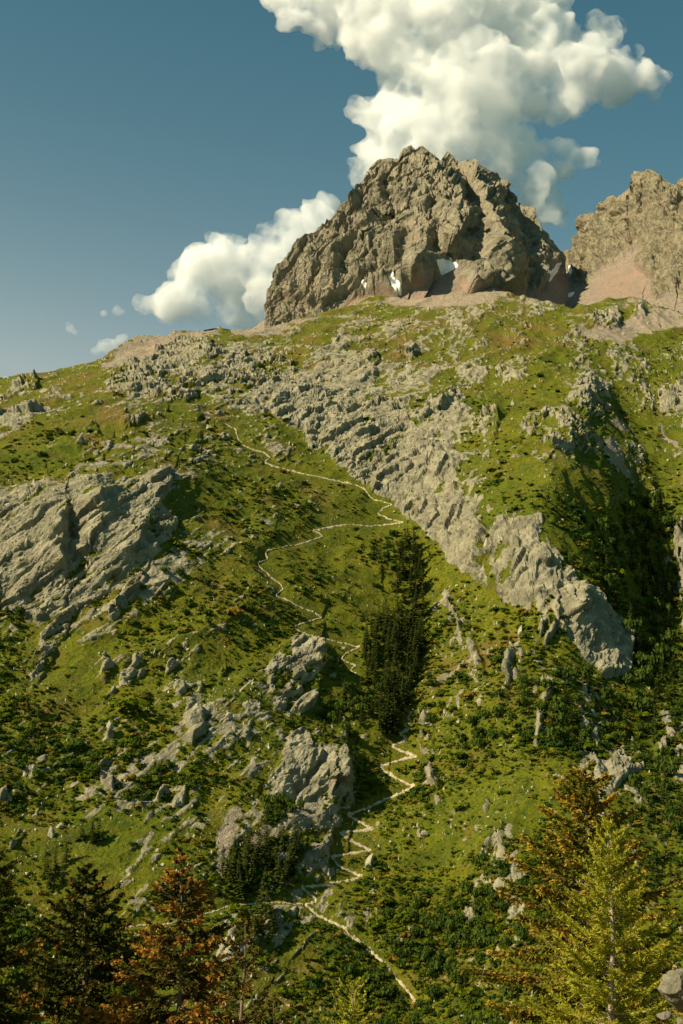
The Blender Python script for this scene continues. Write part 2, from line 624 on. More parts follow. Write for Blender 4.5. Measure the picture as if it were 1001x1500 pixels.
for t in TRAIL:
    a = np.array(t, float)
    for p0, p1 in zip(a[:-1], a[1:]):
        k = int(np.hypot(*(p1 - p0)) * 2) + 2
        q = p0 + np.linspace(0, 1, k)[:, None] * (p1 - p0)
        trail_m[(q[:, 1] - MV0).astype(int), (q[:, 0] - MU0).astype(int)] = 1


def boxblur(m, k):
    for ax in (0, 1):
        c = np.cumsum(np.pad(m, [(k + 1, k) if a == ax else (0, 0) for a in (0, 1)], mode='edge'), axis=ax)
        m = (np.take(c, range(2 * k + 1, c.shape[ax]), ax) - np.take(c, range(0, c.shape[ax] - 2 * k - 1), ax)) / (2 * k + 1)
    return m


trail_w = np.clip(boxblur(boxblur(trail_m, 22), 18) * 30, 0, 1)
trail_m = np.clip(boxblur(boxblur(trail_m, 4), 3) * 9, 0, 1)

CLIFFS = {   # outlines of the big rock faces
    'slab': [(-30, 760), (0, 742), (20, 735), (60, 714), (90, 712), (120, 702), (170, 706), (215, 700), (250, 695), (246, 728), (228, 745), (250, 760), (256, 775),
             (245, 800), (225, 820), (190, 830), (170, 842), (150, 858), (132, 876), (115, 882), (90, 905), (60, 930), (48, 920), (20, 912), (0, 897), (-30, 890)],
    'lower': [(163, 858), (150, 885), (135, 905), (125, 925), (95, 945), (85, 965), (57, 968), (60, 945), (75, 925), (100, 905), (130, 880)],
    'rib': [(392, 600), (400, 615), (430, 632), (445, 636), (452, 660), (470, 664), (490, 685), (530, 715), (560, 735), (590, 755), (625, 788), (650, 800), (656, 830),
            (690, 845), (720, 870), (740, 885), (770, 890), (800, 880), (828, 900), (835, 935), (850, 960), (870, 985), (900, 1000), (922, 990), (910, 950), (915, 930),
            (890, 890), (862, 868), (838, 860), (820, 868), (812, 830), (790, 800), (792, 762), (770, 765), (740, 772), (720, 785), (695, 755), (680, 720), (670, 690),
            (650, 665), (620, 640), (590, 610), (560, 590), (530, 600), (500, 590), (470, 575), (440, 570), (410, 580)],
    'knob': [(758, 640), (775, 615), (800, 603), (832, 606), (860, 630), (878, 655), (868, 668), (835, 662), (800, 660), (780, 655)],
    'shaded': [(845, 575), (858, 556), (880, 560), (888, 585), (885, 605), (870, 617), (845, 605), (825, 592)],
    'right': [(955, 545), (975, 540), (1005, 555), (1060, 560), (1060, 605), (1001, 602), (970, 606), (955, 590)],
    'outcrop': [(383, 995), (395, 970), (405, 955), (430, 945), (455, 940), (471, 950), (468, 990), (450, 1000), (440, 1020), (425, 1025), (410, 1040), (390, 1035), (388, 1015)],
    'buttress': [(410, 1100), (430, 1080), (447, 1083), (445, 1110), (470, 1113), (480, 1100), (500, 1103), (510, 1150), (495, 1172), (485, 1190), (475, 1185), (480, 1168),
                 (455, 1177), (445, 1187), (420, 1182), (390, 1177), (385, 1160), (395, 1140)],
    'brown': [(885, 1168), (890, 1120), (908, 1095), (930, 1108), (942, 1130), (920, 1142), (905, 1152), (900, 1177)],
    'band': [(150, 570), (175, 545), (210, 530), (255, 505), (300, 500), (330, 520), (390, 520), (440, 530), (430, 560), (395, 575), (330, 570), (290, 580), (265, 600), (215, 592), (165, 585)],
}
SMALL_ROCK = [
    [(190, 855), (215, 850), (210, 875), (190, 895), (175, 915), (160, 918), (175, 885)], [(240, 865), (260, 868), (250, 885), (225, 897), (220, 888)],
    [(60, 960), (85, 962), (78, 985), (65, 1000), (50, 1025), (38, 1050), (40, 1035), (48, 1010), (37, 998), (45, 985)],
    [(155, 968), (166, 985), (156, 1010), (148, 1005), (152, 985)], [(180, 985), (200, 975), (216, 980), (205, 1000), (190, 1015), (175, 1005)],
    [(165, 1012), (173, 1020), (155, 1042), (150, 1035)], [(245, 980), (259, 977), (256, 1000), (244, 1001)], [(254, 1012), (271, 1008), (273, 1026), (258, 1033)],
    [(265, 1062), (279, 1034), (290, 1040), (299, 1065), (291, 1090), (280, 1112), (277, 1085)], [(159, 1073), (169, 1090), (157, 1094)],
    [(145, 1142), (158, 1120), (163, 1125), (152, 1145), (172, 1150), (166, 1176), (150, 1166)], [(-5, 1163), (10, 1165), (8, 1185), (-5, 1190)],
    [(238, 1163), (246, 1160), (239, 1186), (227, 1190)], [(256, 1165), (273, 1160), (268, 1192), (254, 1196)], [(8, 1255), (26, 1230), (38, 1238), (15, 1257)],
    [(420, 1046), (440, 1026), (456, 1022), (459, 1040), (435, 1049)], [(320, 985), (331, 968), (332, 985), (322, 996)], [(290, 1010), (294, 1002), (296, 1020), (289, 1022)],
    [(604, 1047), (620, 1038), (641, 1080), (642, 1112), (620, 1106), (611, 1075)], [(624, 1132), (640, 1128), (648, 1160), (636, 1165)],
    [(746, 925), (757, 960), (752, 1010), (747, 1050), (733, 1100), (726, 1130), (728, 1090), (738, 1040), (742, 980)],
    [(800, 998), (812, 1008), (797, 1050), (792, 1112), (785, 1105), (789, 1045)], [(650, 868), (680, 880), (692, 930), (705, 960), (718, 1000), (702, 990), (685, 945), (665, 900)],
    [(788, 930), (803, 903), (813, 925), (800, 947)], [(955, 1086), (968, 1082), (976, 1110), (962, 1116)], [(990, 760), (1040, 760), (1040, 940), (1000, 935), (985, 800)],
    [(715, 1200), (722, 1180), (728, 1186), (720, 1206)], [(700, 1262), (722, 1235), (746, 1218), (748, 1262), (738, 1240), (716, 1256)], [(617, 1226), (630, 1228), (624, 1236), (612, 1232)],
    [(20, 575), (35, 560), (58, 560), (60, 572), (40, 585), (22, 588)], [(0, 622), (30, 610), (64, 600), (60, 612), (30, 622), (5, 633), (-10, 636)],
    [(112, 665), (125, 630), (140, 625), (152, 645), (165, 650), (160, 668), (145, 672), (125, 676)], [(175, 625), (205, 615), (212, 622), (195, 638), (178, 637)],
    [(590, 640), (620, 600), (660, 575), (668, 595), (640, 610)], [(700, 640), (715, 590), (735, 605), (730, 650), (710, 660)], [(575, 520), (605, 500), (615, 525), (590, 530)],
    [(530, 530), (548, 515), (560, 540), (540, 545)], [(860, 480), (875, 462), (900, 458), (912, 470), (905, 485), (880, 488)], [(920, 455), (940, 445), (945, 470), (928, 478)],
]
SCREE_T = [
    [(310, 1275), (320, 1225), (335, 1195), (351, 1195), (341, 1230), (331, 1268), (318, 1302)], [(875, 668), (890, 640), (915, 690), (919, 716), (905, 700)],
    [(888, 612), (925, 625), (918, 640), (895, 632)], [(830, 478), (860, 488), (900, 484), (950, 462), (1001, 466), (1001, 485), (935, 490), (908, 512), (890, 508), (860, 500)],
    [(165, 530), (185, 508), (200, 498), (250, 492), (290, 488), (330, 487), (310, 498), (262, 502), (230, 530), (200, 540), (165, 545), (140, 545)],
    [(330, 486), (420, 478), (410, 495), (350, 500)], [(560, 440), (640, 432), (700, 420), (740, 432), (720, 445), (660, 450), (600, 452)],
    [(355, 1245), (385, 1225), (400, 1230), (375, 1250)], [(440, 1290), (452, 1250), (465, 1240), (455, 1285)], [(910, 700), (900, 660), (880, 650), (905, 690)],
    [(958, 600), (975, 640), (1001, 660), (1001, 668), (970, 650)], [(700, 1465), (712, 1420), (722, 1410), (712, 1448)],
]
MEADOW = [[(430, 880), (520, 830), (575, 830), (580, 900), (540, 935), (480, 930)], [(690, 700), (760, 670), (850, 680), (870, 720), (840, 760), (740, 760)],
          [(650, 640), (760, 560), (840, 560), (760, 650), (700, 690)],
          [(930, 620), (1001, 600), (1001, 700), (950, 720)], [(420, 1010), (520, 990), (530, 1040), (470, 1080), (440, 1060)]]
ROCKMAP = cells(['00000013444455554444', '00134444555555444344', '45566777777665554446', '45455677777766655557', '33444323666666554333', '23434322266766533243',
                 '77776422122576210112', '88877321111127521001', '88776433221114653001', '77655443211145566101', '33443333421144446510', '33354434421124444421',
                 '22243544411144434422', '22233442222244443332', '32343322332233322432', '33344344433222222221', '33333343332222222111', '22232223332211222111',
                 '22232233322211222111', '22222233332211222222', '22222233332211222222', '22222233332211222222'])
m_cliff = raster(list(CLIFFS.values()), 4)
m_small = raster(SMALL_ROCK, 2)
m_scree = raster(SCREE_T, 4)
m_meadow = raster(MEADOW, 10)


def strike(P, deg, L, W):
    """coordinates along and across a strike line that climbs deg degrees to the right"""
    c, s = math.cos(R(deg)), math.sin(R(deg))
    a = P[:, 0] * c + P[:, 2] * s
    b = P[:, 0] * s - P[:, 2] * c           # grows to the lower right
    return np.stack([a / L, b / W, P[:, 1] / (W * 1.5)], -1)


P = (ter.P0 * 0.7 + ter.P * 0.3).reshape(-1, 3)
u_, v_ = U.ravel(), V.ravel()
# broad lumps
big = fbm(P / 70.0, 3)
wz = np.stack([gnoise(P / 9.0), gnoise(P / 9.0 + 31)], -1)
wu, wv = u_ + wz[:, 0] * 7, v_ + wz[:, 1] * 7
# spurs and gullies along the strike, see below; two families of strike, blended across the hillside
wgt_l = 1 - ss(520, 680, u_ + (v_ - 800) * 0.15)
slab = np.zeros(len(P), np.float32)
rid = np.zeros(len(P), np.float32)
spur = np.zeros(len(P), np.float32)
thin = np.zeros(len(P), np.float32)
cellv = np.zeros(len(P), np.float32)
long_ = np.zeros(len(P), np.float32)
blk = np.zeros(len(P), np.float32)
grv = np.zeros(len(P), np.float32)
for deg, wgt in ((50, wgt_l), (74, 1 - wgt_l)):
    m = wgt > 0.01
    q = strike(P[m], deg, 40, 10)
    warp = fbm(q * [1.0, 0.8, 1], 3)
    t1 = q[:, 1] * 0.9 + warp * 1.0
    h = (t1 - np.floor(t1))
    h = h * (1 - ss(0.88, 1.0, h))
    amp = ss(-0.35, 0.35, gnoise(q * 0.7 + 9))
    slab[m] += wgt[m] * h * (0.2 + amp)
    rid[m] += wgt[m] * fbm(q * [2.0, 1.8, 2.0] + 5, 4, ridge=True)
    grv[m] += wgt[m] * fbm(q * [3.0, 4.5, 3.0] + [8, 3, 1] + np.stack([warp * 0, warp * 1.2, warp * 0], -1), 3, ridge=True)
    spur[m] += wgt[m] * fbm(strike(P[m], deg + 4, 170, 34) + 3, 3, ridge=True)
    long_[m] += wgt[m] * fbm(q * [0.9, 2.3, 1.0] + 11, 3, ridge=True)
    jig = np.stack([warp * 0.6, fbm(q * 2 + 2, 2) * 0.35, warp * 0], -1)
    thin[m] += wgt[m] * fbm(q * [1.7, 5.2, 2.0] + 23, 3, ridge=True)
    f1_, f2_, dv_, id_ = voro(q * [0.9, 0.65, 1] + jig)
    cellv[m] += wgt[m] * _LAT[id_ + 9000, 0]
    blk[m] += wgt[m] * (blocks(q * [1.9, 1.3, 1] + jig * .7) + 0.22 * blocks(q * [6.0, 4.0, 1] + jig * 1.3))
mid = fbm(P / 6.0, 4)
fine = fbm(P / 2.2, 3, ridge=True)
dens = np.clip(ROCKMAP(u_, v_), 0, 1)
cl = np.clip(look(m_cliff, wu, wv) * 1.0 + look(m_small, u_ + wz[:, 0] * 2.5, v_ + wz[:, 1] * 2.5) * 1.0, 0, 1)
sr = look(m_scree, wu, wv)
near_top = (1 - ss(4, 60, v_ - np.broadcast_to(ter.sky, U.shape).ravel())) * ss(300, 420, u_)
sr = np.clip(sr + near_top * (0.30 + 1.1 * fbm(P / 26.0 + 60, 4)), 0, 1)
md = look(m_meadow, wu, wv)
tr = look(trail_m, u_, v_)
rk_raw = rid * 0.45 + long_ * 0.8 + spur * 0.4 + mid * 0.2 + big * 0.15 + blk * 0.2 + grv * 0.25 + cellv * 0.32
mu, sd = rk_raw.mean(), rk_raw.std()
rk_n = (rk_raw - mu) / sd
below_rib = look(raster([[(392, 604), (445, 640), (490, 690), (560, 740), (650, 806), (656, 834), (720, 874), (770, 894), (835, 940), (900, 1005), (860, 1010), (780, 930), (700, 890), (630, 850), (560, 770), (470, 700), (400, 640)]], 5), u_, v_)
thr = 2.35 - 3.5 * dens + 1.0 * md + below_rib * 2
rock_s = np.clip((rk_n - thr) * 1.4 + 0.5, 0, 1)
cl_s = look(m_small, u_ + wz[:, 0] * 4, v_ + wz[:, 1] * 4)
cl_b = look(m_cliff, wu, wv)
rib_m = look(raster([CLIFFS['rib'], CLIFFS['slab']], 2), u_ + wz[:, 0] * 3, v_ + wz[:, 1] * 3)
rock_c = np.maximum(np.clip((rk_n + 1.0 + rib_m * 1.0) * 0.9, 0, 1) * np.maximum(cl_b, rib_m), np.clip((rk_n + 0.55) * 1.1, 0, 1) * cl_s)
thin_n = (thin - thin.mean()) / thin.std() + 0.5 * rk_n
rock_t = np.clip((thin_n - (2.55 - 2.2 * dens + 0.6 * md + below_rib)) * 1.5, 0, 1)
rock_s = np.maximum(rock_s, rock_t)
rock = np.maximum(rock_s, rock_c) * (1 - tr) * (1 - sr * 0.7)
distf = ter.Y.ravel() / 500.0
rockg = np.maximum(0.6 * rock_t, np.clip((rk_n - thr) * 0.55 + 0.45, 0, 1))
rockg = np.maximum(rockg, rock_c) * (1 - tr) * (1 - sr * 0.7)
broad = (big * 2.0 + spur * 4.5) * (1 - 0.8 * look(trail_w, u_, v_))
disp = mid * (0.5 + 0.5 * rock) + rockg * (0.3 + slab * 1.5 + blk * (0.55 + 0.35 * ss(600, 720, v_)) + grv * 0.35) * np.clip(distf, .7, 1.3)
cliff_amp = ss(0.3, 0.8, cl)
disp += cliff_amp * (slab * 1.4 + rid * 0.9 + blk * 0.9 + grv * 0.6)
disp += np.maximum(cl_s - cl_b, 0) * np.clip(rk_n + 0.6, 0, 1.4) * (0.4 + 0.5 * np.abs(blk) + slab * 0.5)
disp += (1 - rock) * 0.35 * fine
disp = disp * (1 - 0.9 * tr) + broad - tr * 0.2
edge = ss(0, 0.02, (V - ter.sky) / (ter.foot - ter.sky)).ravel()
ter.P = ter.P + ter.N0 * disp.reshape(U.shape)[..., None]
ter.calc()
steep = 1 - ter.N[..., 2].ravel()
rock = np.clip(rock + ss(0.62, 0.85, steep) * 0.45 * (1 - tr) * (dens > 0.12), 0, 1)
dryn = fbm(P / 28.0 + 40, 4)
dry = ss(0.05, 0.5, dryn) * 0.75 * (1 - md * 0.6)
brown = raster([[(640, 960), (760, 940), (760, 1080), (680, 1100), (620, 1040)], CLIFFS['brown'], [(300, 480), (700, 440), (900, 500), (600, 560), (300, 620), (100, 640), (0, 680), (0, 580)]], 14)
dry = np.clip(dry + look(brown, wu, wv) * 0.6 * ss(-0.3, 0.3, dryn), 0, 1)
cover = np.stack([rock, np.clip(sr, 0, 1), dry, np.ones_like(rock)], -1)
ter.cover = cover.reshape(*U.shape, 4)
ter.rock = rock.reshape(U.shape)
print('terrain', time.time() - T0)


def sheet(s, nback, back_dy, back_dz):
    """vertices, normals of the sheet with a far side behind its skyline"""
    top = s.P[0]
    rows = []
    for k in range(nback, 0, -1):
        t = k / nback
        w = np.stack([np.zeros(s.nu), np.full(s.nu, back_dy * t), np.full(s.nu, -back_dz * t ** 1.4)], -1)
        nz = gnoise((top + w) / 25.0) * 5 * min(1, k / 3)
        w[:, 2] += nz
        rows.append(top + w)
    return np.concatenate([np.array(rows), s.P], 0)


def grid_faces(nv, nu):
    i = np.arange(nv * nu).reshape(nv, nu)
    return np.stack([i[:-1, :-1], i[1:, :-1], i[1:, 1:], i[:-1, 1:]], -1).reshape(-1, 4)


def build_sheet(s, nback, bdy, bdz, mat, cover):
    G = sheet(s, nback, bdy, bdz)
    nv, nu = G.shape[:2]
    du, dv = np.gradient(G, axis=1), np.gradient(G, axis=0)
    N = np.cross(dv, du)
    N /= np.linalg.norm(N, axis=-1, keepdims=True) + 1e-9
    C = np.concatenate([np.repeat(cover[:1], nback, 0), cover], 0)
    return G.reshape(-1, 3), N.reshape(-1, 3), C.reshape(-1, 4), grid_faces(nv, nu)


def make_piece(name, Vt, N, C, F, sel, mat, flat=False, **props):
    f = F[sel]
    used = np.unique(f)
    remap = np.zeros(len(Vt), np.int32)
    remap[used] = np.arange(len(used))
    me = new_mesh(name, Vt[used], remap[f], mat, smooth=not flat)
    add_attr(me, 'cover', C[used])
    if not flat:
        me.normals_split_custom_set_from_vertices(N[used].tolist())
    return link(name, me, **props)


NB = 14
Vt, Nt, Ct, Ft = build_sheet(ter, NB, 260, 120, M_SLOPE, ter.cover)
fid = np.zeros(len(Ft), int)
fu = np.concatenate([np.full((NB, ter.nu), -999.0), ter.U])[:-1, :-1].ravel()
fv = np.concatenate([np.full((NB, ter.nu), -999.0), ter.V])[:-1, :-1].ravel()
CL_LABEL = {
    'slab': 'broad grey slab cliff with diagonal grooves and a dark shadowed corner',
    'lower': 'pale tapering slab below the broad grooved cliff',
    'rib': 'long pale rock rib running diagonally down towards the dark ravine',
    'knob': 'rounded rock knob casting a deep shadow over the meadow',
    'shaded': 'dark shaded cliff above the scree chute',
    'right': 'pale vertical crag near the top of the right edge',
    'outcrop': 'craggy grey outcrop just below the upper zigzag path',
    'buttress': 'craggy pillared outcrop beside the lower zigzag path',
    'brown': 'reddish brown bare cliff above the tall foreground conifer',
    'band': 'band of pale broken crags under the grassy shoulder',
}
for k, (cn, poly) in enumerate(CLIFFS.items(), 1):
    mm = raster([poly], 1)
    hit = (look(mm, np.clip(fu, MU0, None), np.clip(fv, MV0, None)) > 0.5) & (fu > -500)
    fid[hit] = k
make_piece('mountain_slope', Vt, Nt, Ct, Ft, fid == 0, M_SLOPE, kind='structure', label='green and rocky mountainside climbing to the foot of the peaks')
for k, cn in enumerate(CLIFFS, 1):
    make_piece('cliff', Vt, Nt, Ct, Ft, fid == k, M_SLOPE, flat=True, kind='structure', label=CL_LABEL[cn])

# ------------------------------------------------------------------ the main peak
SKY_P = [(330, 500), (360, 488), (380, 474), (394, 464), (400, 450), (408, 430), (413, 402), (420, 392), (430, 390), (440, 375), (450, 362), (465, 348), (480, 335), (490, 322),
         (500, 310), (512, 305), (520, 300), (525, 285), (530, 271), (538, 266), (545, 250), (555, 240), (570, 234), (584, 236), (590, 222), (600, 216), (608, 222),
         (617, 215), (625, 220), (635, 229), (645, 238), (655, 224), (664, 232), (672, 241), (685, 236), (700, 242), (712, 250), (722, 262), (735, 272), (745, 285),
         (752, 302), (765, 308), (775, 320), (785, 335), (795, 350), (805, 362), (815, 378), (822, 395), (850, 430), (880, 470)]
PTS_P = [(330, 520, 1120), (395, 500, 1090), (330, 495, 1190), (395, 465, 1150), (450, 500, 1060), (560, 500, 1040), (700, 500, 1020), (800, 500, 1080), (880, 500, 1200), (880, 465, 1300),
         (420, 392, 1200), (490, 322, 1235), (530, 272, 1255), (600, 216, 1290), (655, 224, 1310), (700, 242, 1320), (750, 300, 1320), (800, 360, 1330), (830, 405, 1340),
         (560, 435, 1085), (560, 350, 1160), (640, 405, 1095), (640, 300, 1200), (700, 435, 1070), (720, 350, 1190), (780, 405, 1215), (800, 430, 1190), (480, 400, 1140), (750, 445, 1120)]
CRESTS_P = [
    ([(612, 214), (640, 250), (668, 290), (680, 325), (662, 365), (645, 395)], 36, 75, 13),
    ([(680, 236), (706, 290), (718, 335), (738, 375)], 44, 30, 11),
    ([(648, 238), (676, 280), (696, 320), (692, 350)], -34, 9, 18), ([(700, 250), (728, 300), (748, 345), (768, 400)], -38, 9, 20),
    ([(755, 395), (765, 425), (768, 445)], -20, 8, 16), ([(510, 385), (508, 420)], -14, 7, 14), ([(592, 372), (592, 410)], -10, 6, 12), ([(640, 355), (632, 400)], -14, 7, 14),
    ([(534, 276), (536, 310)], -10, 5, 10), ([(568, 270), (569, 300)], -9, 5, 10),
    ([(700, 365), (725, 378), (742, 410), (748, 440)], 30, 40, 12),
    ([(752, 302), (775, 330), (790, 365), (802, 398)], 16, 24, 8),
    ([(745, 372), (765, 385), (780, 415)], 14, 22, 9),
    ([(527, 272), (528, 300), (524, 325)], 9, 16, 5), ([(560, 270), (562, 305)], 7, 16, 5),
    ([(500, 378), (497, 420)], 13, 28, 9), ([(578, 362), (582, 412)], 12, 26, 8), ([(627, 345), (622, 385), (604, 425)], 15, 28, 8),
    ([(440, 425), (434, 455)], 11, 20, 7), ([(462, 440), (457, 465)], 9, 20, 7), ([(545, 345), (548, 400)], 9, 20, 6), ([(470, 350), (462, 400)], 8, 22, 6),
]
CRESTS_P += [([(470, 345), (462, 385)], -12, 6, 12), ([(420, 400), (418, 440)], 9, 16, 6), ([(428, 440), (424, 462)], -12, 5, 10), ([(455, 455), (450, 475)], -12, 6, 10),
             ([(545, 375), (538, 420)], -12, 6, 11), ([(610, 280), (600, 330)], -8, 6, 12), ([(580, 300), (575, 345)], -8, 5, 10), ([(655, 380), (648, 410)], -14, 7, 13), ([(495, 325), (490, 355)], -9, 5, 10),
             ([(735, 285), (750, 320)], -14, 6, 11), ([(775, 325), (790, 360), (800, 385)], -16, 6, 12), ([(690, 380), (700, 420)], -10, 6, 11), ([(520, 330), (515, 365)], -9, 5, 10), ([(632, 235), (650, 262)], -10, 5, 9)]
CRESTS_P = [(l_, a_ * (1.35 if x_ > 30 else 1.5 if a_ > 0 else 0.95 if abs(a_) < 15 else 1.5), x_, y_) for l_, a_, x_, y_ in CRESTS_P]
peak = Surface(330, 880, 640, 390, SKY_P, [(330, 540), (880, 540)], tps(PTS_P), CRESTS_P, 4)
SCREE_P = [[(330, 500), (394, 463), (398, 480), (395, 500), (330, 540)], [(500, 450), (520, 436), (560, 430), (585, 436), (600, 425), (640, 408), (668, 388), (690, 395), (668, 410), (690, 430), (720, 425), (760, 442), (785, 430),
           (805, 405), (880, 400), (880, 540), (480, 540), (490, 455)]]
SNOW = [[(639, 402), (648, 394), (660, 392), (667, 388), (673, 391), (660, 398), (648, 404)], [(573, 427), (579, 418), (583, 425), (591, 432), (587, 437), (577, 433)],
        [(531, 428), (537, 425), (542, 430), (537, 433)], [(782, 405), (795, 404), (800, 406), (807, 392), (815, 390), (813, 401), (806, 413), (795, 411)],
        [(814, 437), (832, 430), (843, 427), (839, 434), (828, 439)], [(834, 400), (839, 395), (840, 400), (836, 404)], [(392, 477), (399, 472), (403, 476), (397, 479)]]


def crag(s, scree_polys, snow_polys, amp, green_fn, red_polys):
    P = (s.P0 * 0.8 + s.P * 0.2).reshape(-1, 3)
    u, v = s.U.ravel(), s.V.ravel()
    w = np.stack([gnoise(P / 18.0), gnoise(P / 18.0 + 31)], -1)
    sc = look(raster(scree_polys, 3), u + w[:, 0] * 4, v + w[:, 1] * 4)
    sn = look(raster(snow_polys, 5), u, v)
    Q = P * [1, 1, 0.20] + np.stack([w[:, 0] * 5, w[:, 1] * 5, w[:, 0] * 1.2], -1)
    Qt = Q.copy()
    lean_k = 0.5 - 0.85 * ss(560, 800, u)
    Qt[:, 0] -= lean_k * (P[:, 2] - 600)
    a = fbm(Qt / 48.0, 5, ridge=True, gain=0.55)
    b = fbm(P / 11.0, 3, ridge=True)
    c = fbm(P / [60, 60, 90], 3)
    q = np.stack([Qt[:, 0] + w[:, 1] * 3, Q[:, 2], P[:, 1]], -1)
    d = a * 11 + b * 1.3 + c * 4 + blocks(q / 55.0, 1.5) * 5 + blocks(q / 22.0, 1.4) * 3.5 + fbm(q / 12.0 + 7, 4, ridge=True) * 5.0 + blocks(q / 9.0, 1.0) * 2.4 + blocks(q / 4.0, 1.0) * 1.1 + fbm(q / 7.0, 3, ridge=True) * 2.2
    for wl_, am_, wob in ((44.0, 15.0, 0.55), (15.0, 5.0, 0.7)):      # pillars: each leans out and breaks off on its right
        t_ = Qt[:, 0] / wl_ + fbm(np.stack([P[:, 0], P[:, 1], P[:, 2] * 0.8], -1) / (wl_ * 2.2) + 4, 3) * wob * 2.2
        h_ = t_ - np.floor(t_)
        h_ = h_ * (1 - ss(0.86, 1.0, h_))
        d = d + h_ * am_ * ss(425, 520, u) * ss(-0.4, 0.25, gnoise(np.stack([Qt[:, 0], P[:, 1], P[:, 2] * .5], -1) / (wl_ * 2.0) + 21))
    k = np.clip(1 - sc * 1.1 - sn, 0, 1)
    d = d * (0.04 + 0.96 * k) * amp + (k - 1) * 0.0
    topfade = 0.18 + 0.82 * ss(0, 0.08, (s.V - s.sky) / (s.foot - s.sky)).ravel()
    s.P = s.P + s.N0 * (d * topfade).reshape(s.U.shape)[..., None]
    s.calc()
    red = look(raster(red_polys, 12), u + w[:, 0] * 8, v + w[:, 1] * 8)
    g = green_fn(u, v, s.N[..., 2].ravel())
    s.cover = np.stack([red, sc, g, np.ones_like(g)], -1).reshape(*s.U.shape, 4)


crag(peak, SCREE_P, SNOW, 1.0, lambda u, v, nz: ss(0.35, 0.75, nz) * 0.8, [[(330, 510), (400, 455), (400, 500)], [(500, 430), (700, 400), (700, 450), (500, 460)], [(770, 400), (880, 400), (880, 450), (780, 450)]])
Vp, Np, Cp, Fp = build_sheet(peak, 12, 260, 420, M_PEAK, peak.cover)
make_piece('mountain_peak', Vp, Np, Cp, Fp, np.ones(len(Fp), bool), M_PEAK, flat=True, kind='structure', label='steep brown rocky peak towering above the grassy shoulder')

SKY_R = [(770, 470), (790, 440), (805, 405), (815, 386), (830, 369), (846, 366), (856, 350), (864, 330), (872, 318), (885, 302), (892, 292), (900, 288), (906, 292), (915, 282), (925, 275),
         (930, 254), (940, 255), (951, 250), (958, 253), (968, 260), (980, 270), (990, 273), (1001, 262), (1040, 240), (1090, 232), (1140, 250)]
PTS_R = [(770, 500, 1180), (860, 500, 1080), (1000, 500, 1020), (1140, 500, 960), (770, 465, 1400), (815, 386, 1500), (870, 320, 1470), (930, 254, 1450), (1001, 262, 1400), (1140, 250, 1340),
         (850, 415, 1330), (900, 400, 1270), (950, 350, 1310), (960, 430, 1140), (1001, 400, 1150), (880, 440, 1170), (820, 430, 1300), (1100, 420, 1100)]
CRESTS_R = [([(850, 365), (860, 400)], 9, 18, 6), ([(905, 330), (915, 370)], -14, 6, 12), ([(945, 290), (950, 340)], -16, 6, 14), ([(968, 265), (965, 310)], 12, 20, 7), ([(890, 300), (893, 345)], -12, 5, 11), ([(930, 256), (935, 300), (930, 340)], 10, 30, 10), ([(990, 275), (975, 330), (960, 380), (950, 410)], 22, 50, 14), ([(870, 320), (876, 350), (880, 390)], 10, 22, 8),
            ([(900, 290), (910, 330)], 8, 20, 7), ([(1030, 245), (1015, 330), (1000, 400)], 20, 50, 14)]
far = Surface(770, 1140, 360, 280, SKY_R, [(770, 540), (1140, 540)], tps(PTS_R), CRESTS_R, 4)
crag(far, [[(770, 410), (805, 385), (830, 395), (850, 415), (880, 400), (915, 375), (945, 355), (930, 390), (960, 410), (955, 440), (975, 430), (1001, 440), (1140, 440), (1140, 540), (770, 540)]], SNOW, 0.85,
     lambda u, v, nz: ss(0.3, 0.7, nz) * 0.9, [[(870, 440), (890, 400), (940, 380), (960, 400), (955, 430), (930, 445)], [(770, 400), (830, 400), (820, 450), (770, 450)]])
Vr, Nr, Cr, Fr = build_sheet(far, 10, 260, 420, M_FAR, far.cover)
make_piece('mountain_ridge', Vr, Nr, Cr, Fr, np.ones(len(Fr), bool), M_FAR, flat=True, kind='structure', label='pale jagged ridge with a pink scree fan beyond the main peak')
print('peaks', time.time() - T0)

# ------------------------------------------------------------------ path, snow
def dirt_material():
    b = MB('trodden_path')
    pos = b.n('NewGeometry').outputs['Position']
    n = b.noise(pos, 0.6, 6, 0.75)
    c = b.mix(b.ramp(n, 0.38, 0.62), (0.26, 0.215, 0.125), (0.48, 0.40, 0.26))
    return b.finish(c, 0.95, b.bump(n, 0.6, 0.3), 0.1)


def snow_material():
    b = MB('old_snow')
    pos = b.n('NewGeometry').outputs['Position']
    n = b.noise(pos, 0.4, 4, 0.6)
    c = b.mix(b.ramp(n, 0.4, 0.75), (0.86, 0.86, 0.84), (0.66, 0.62, 0.55))
    return b.finish(c, 0.7, b.bump(n, 0.3, 0.6), 0.3)


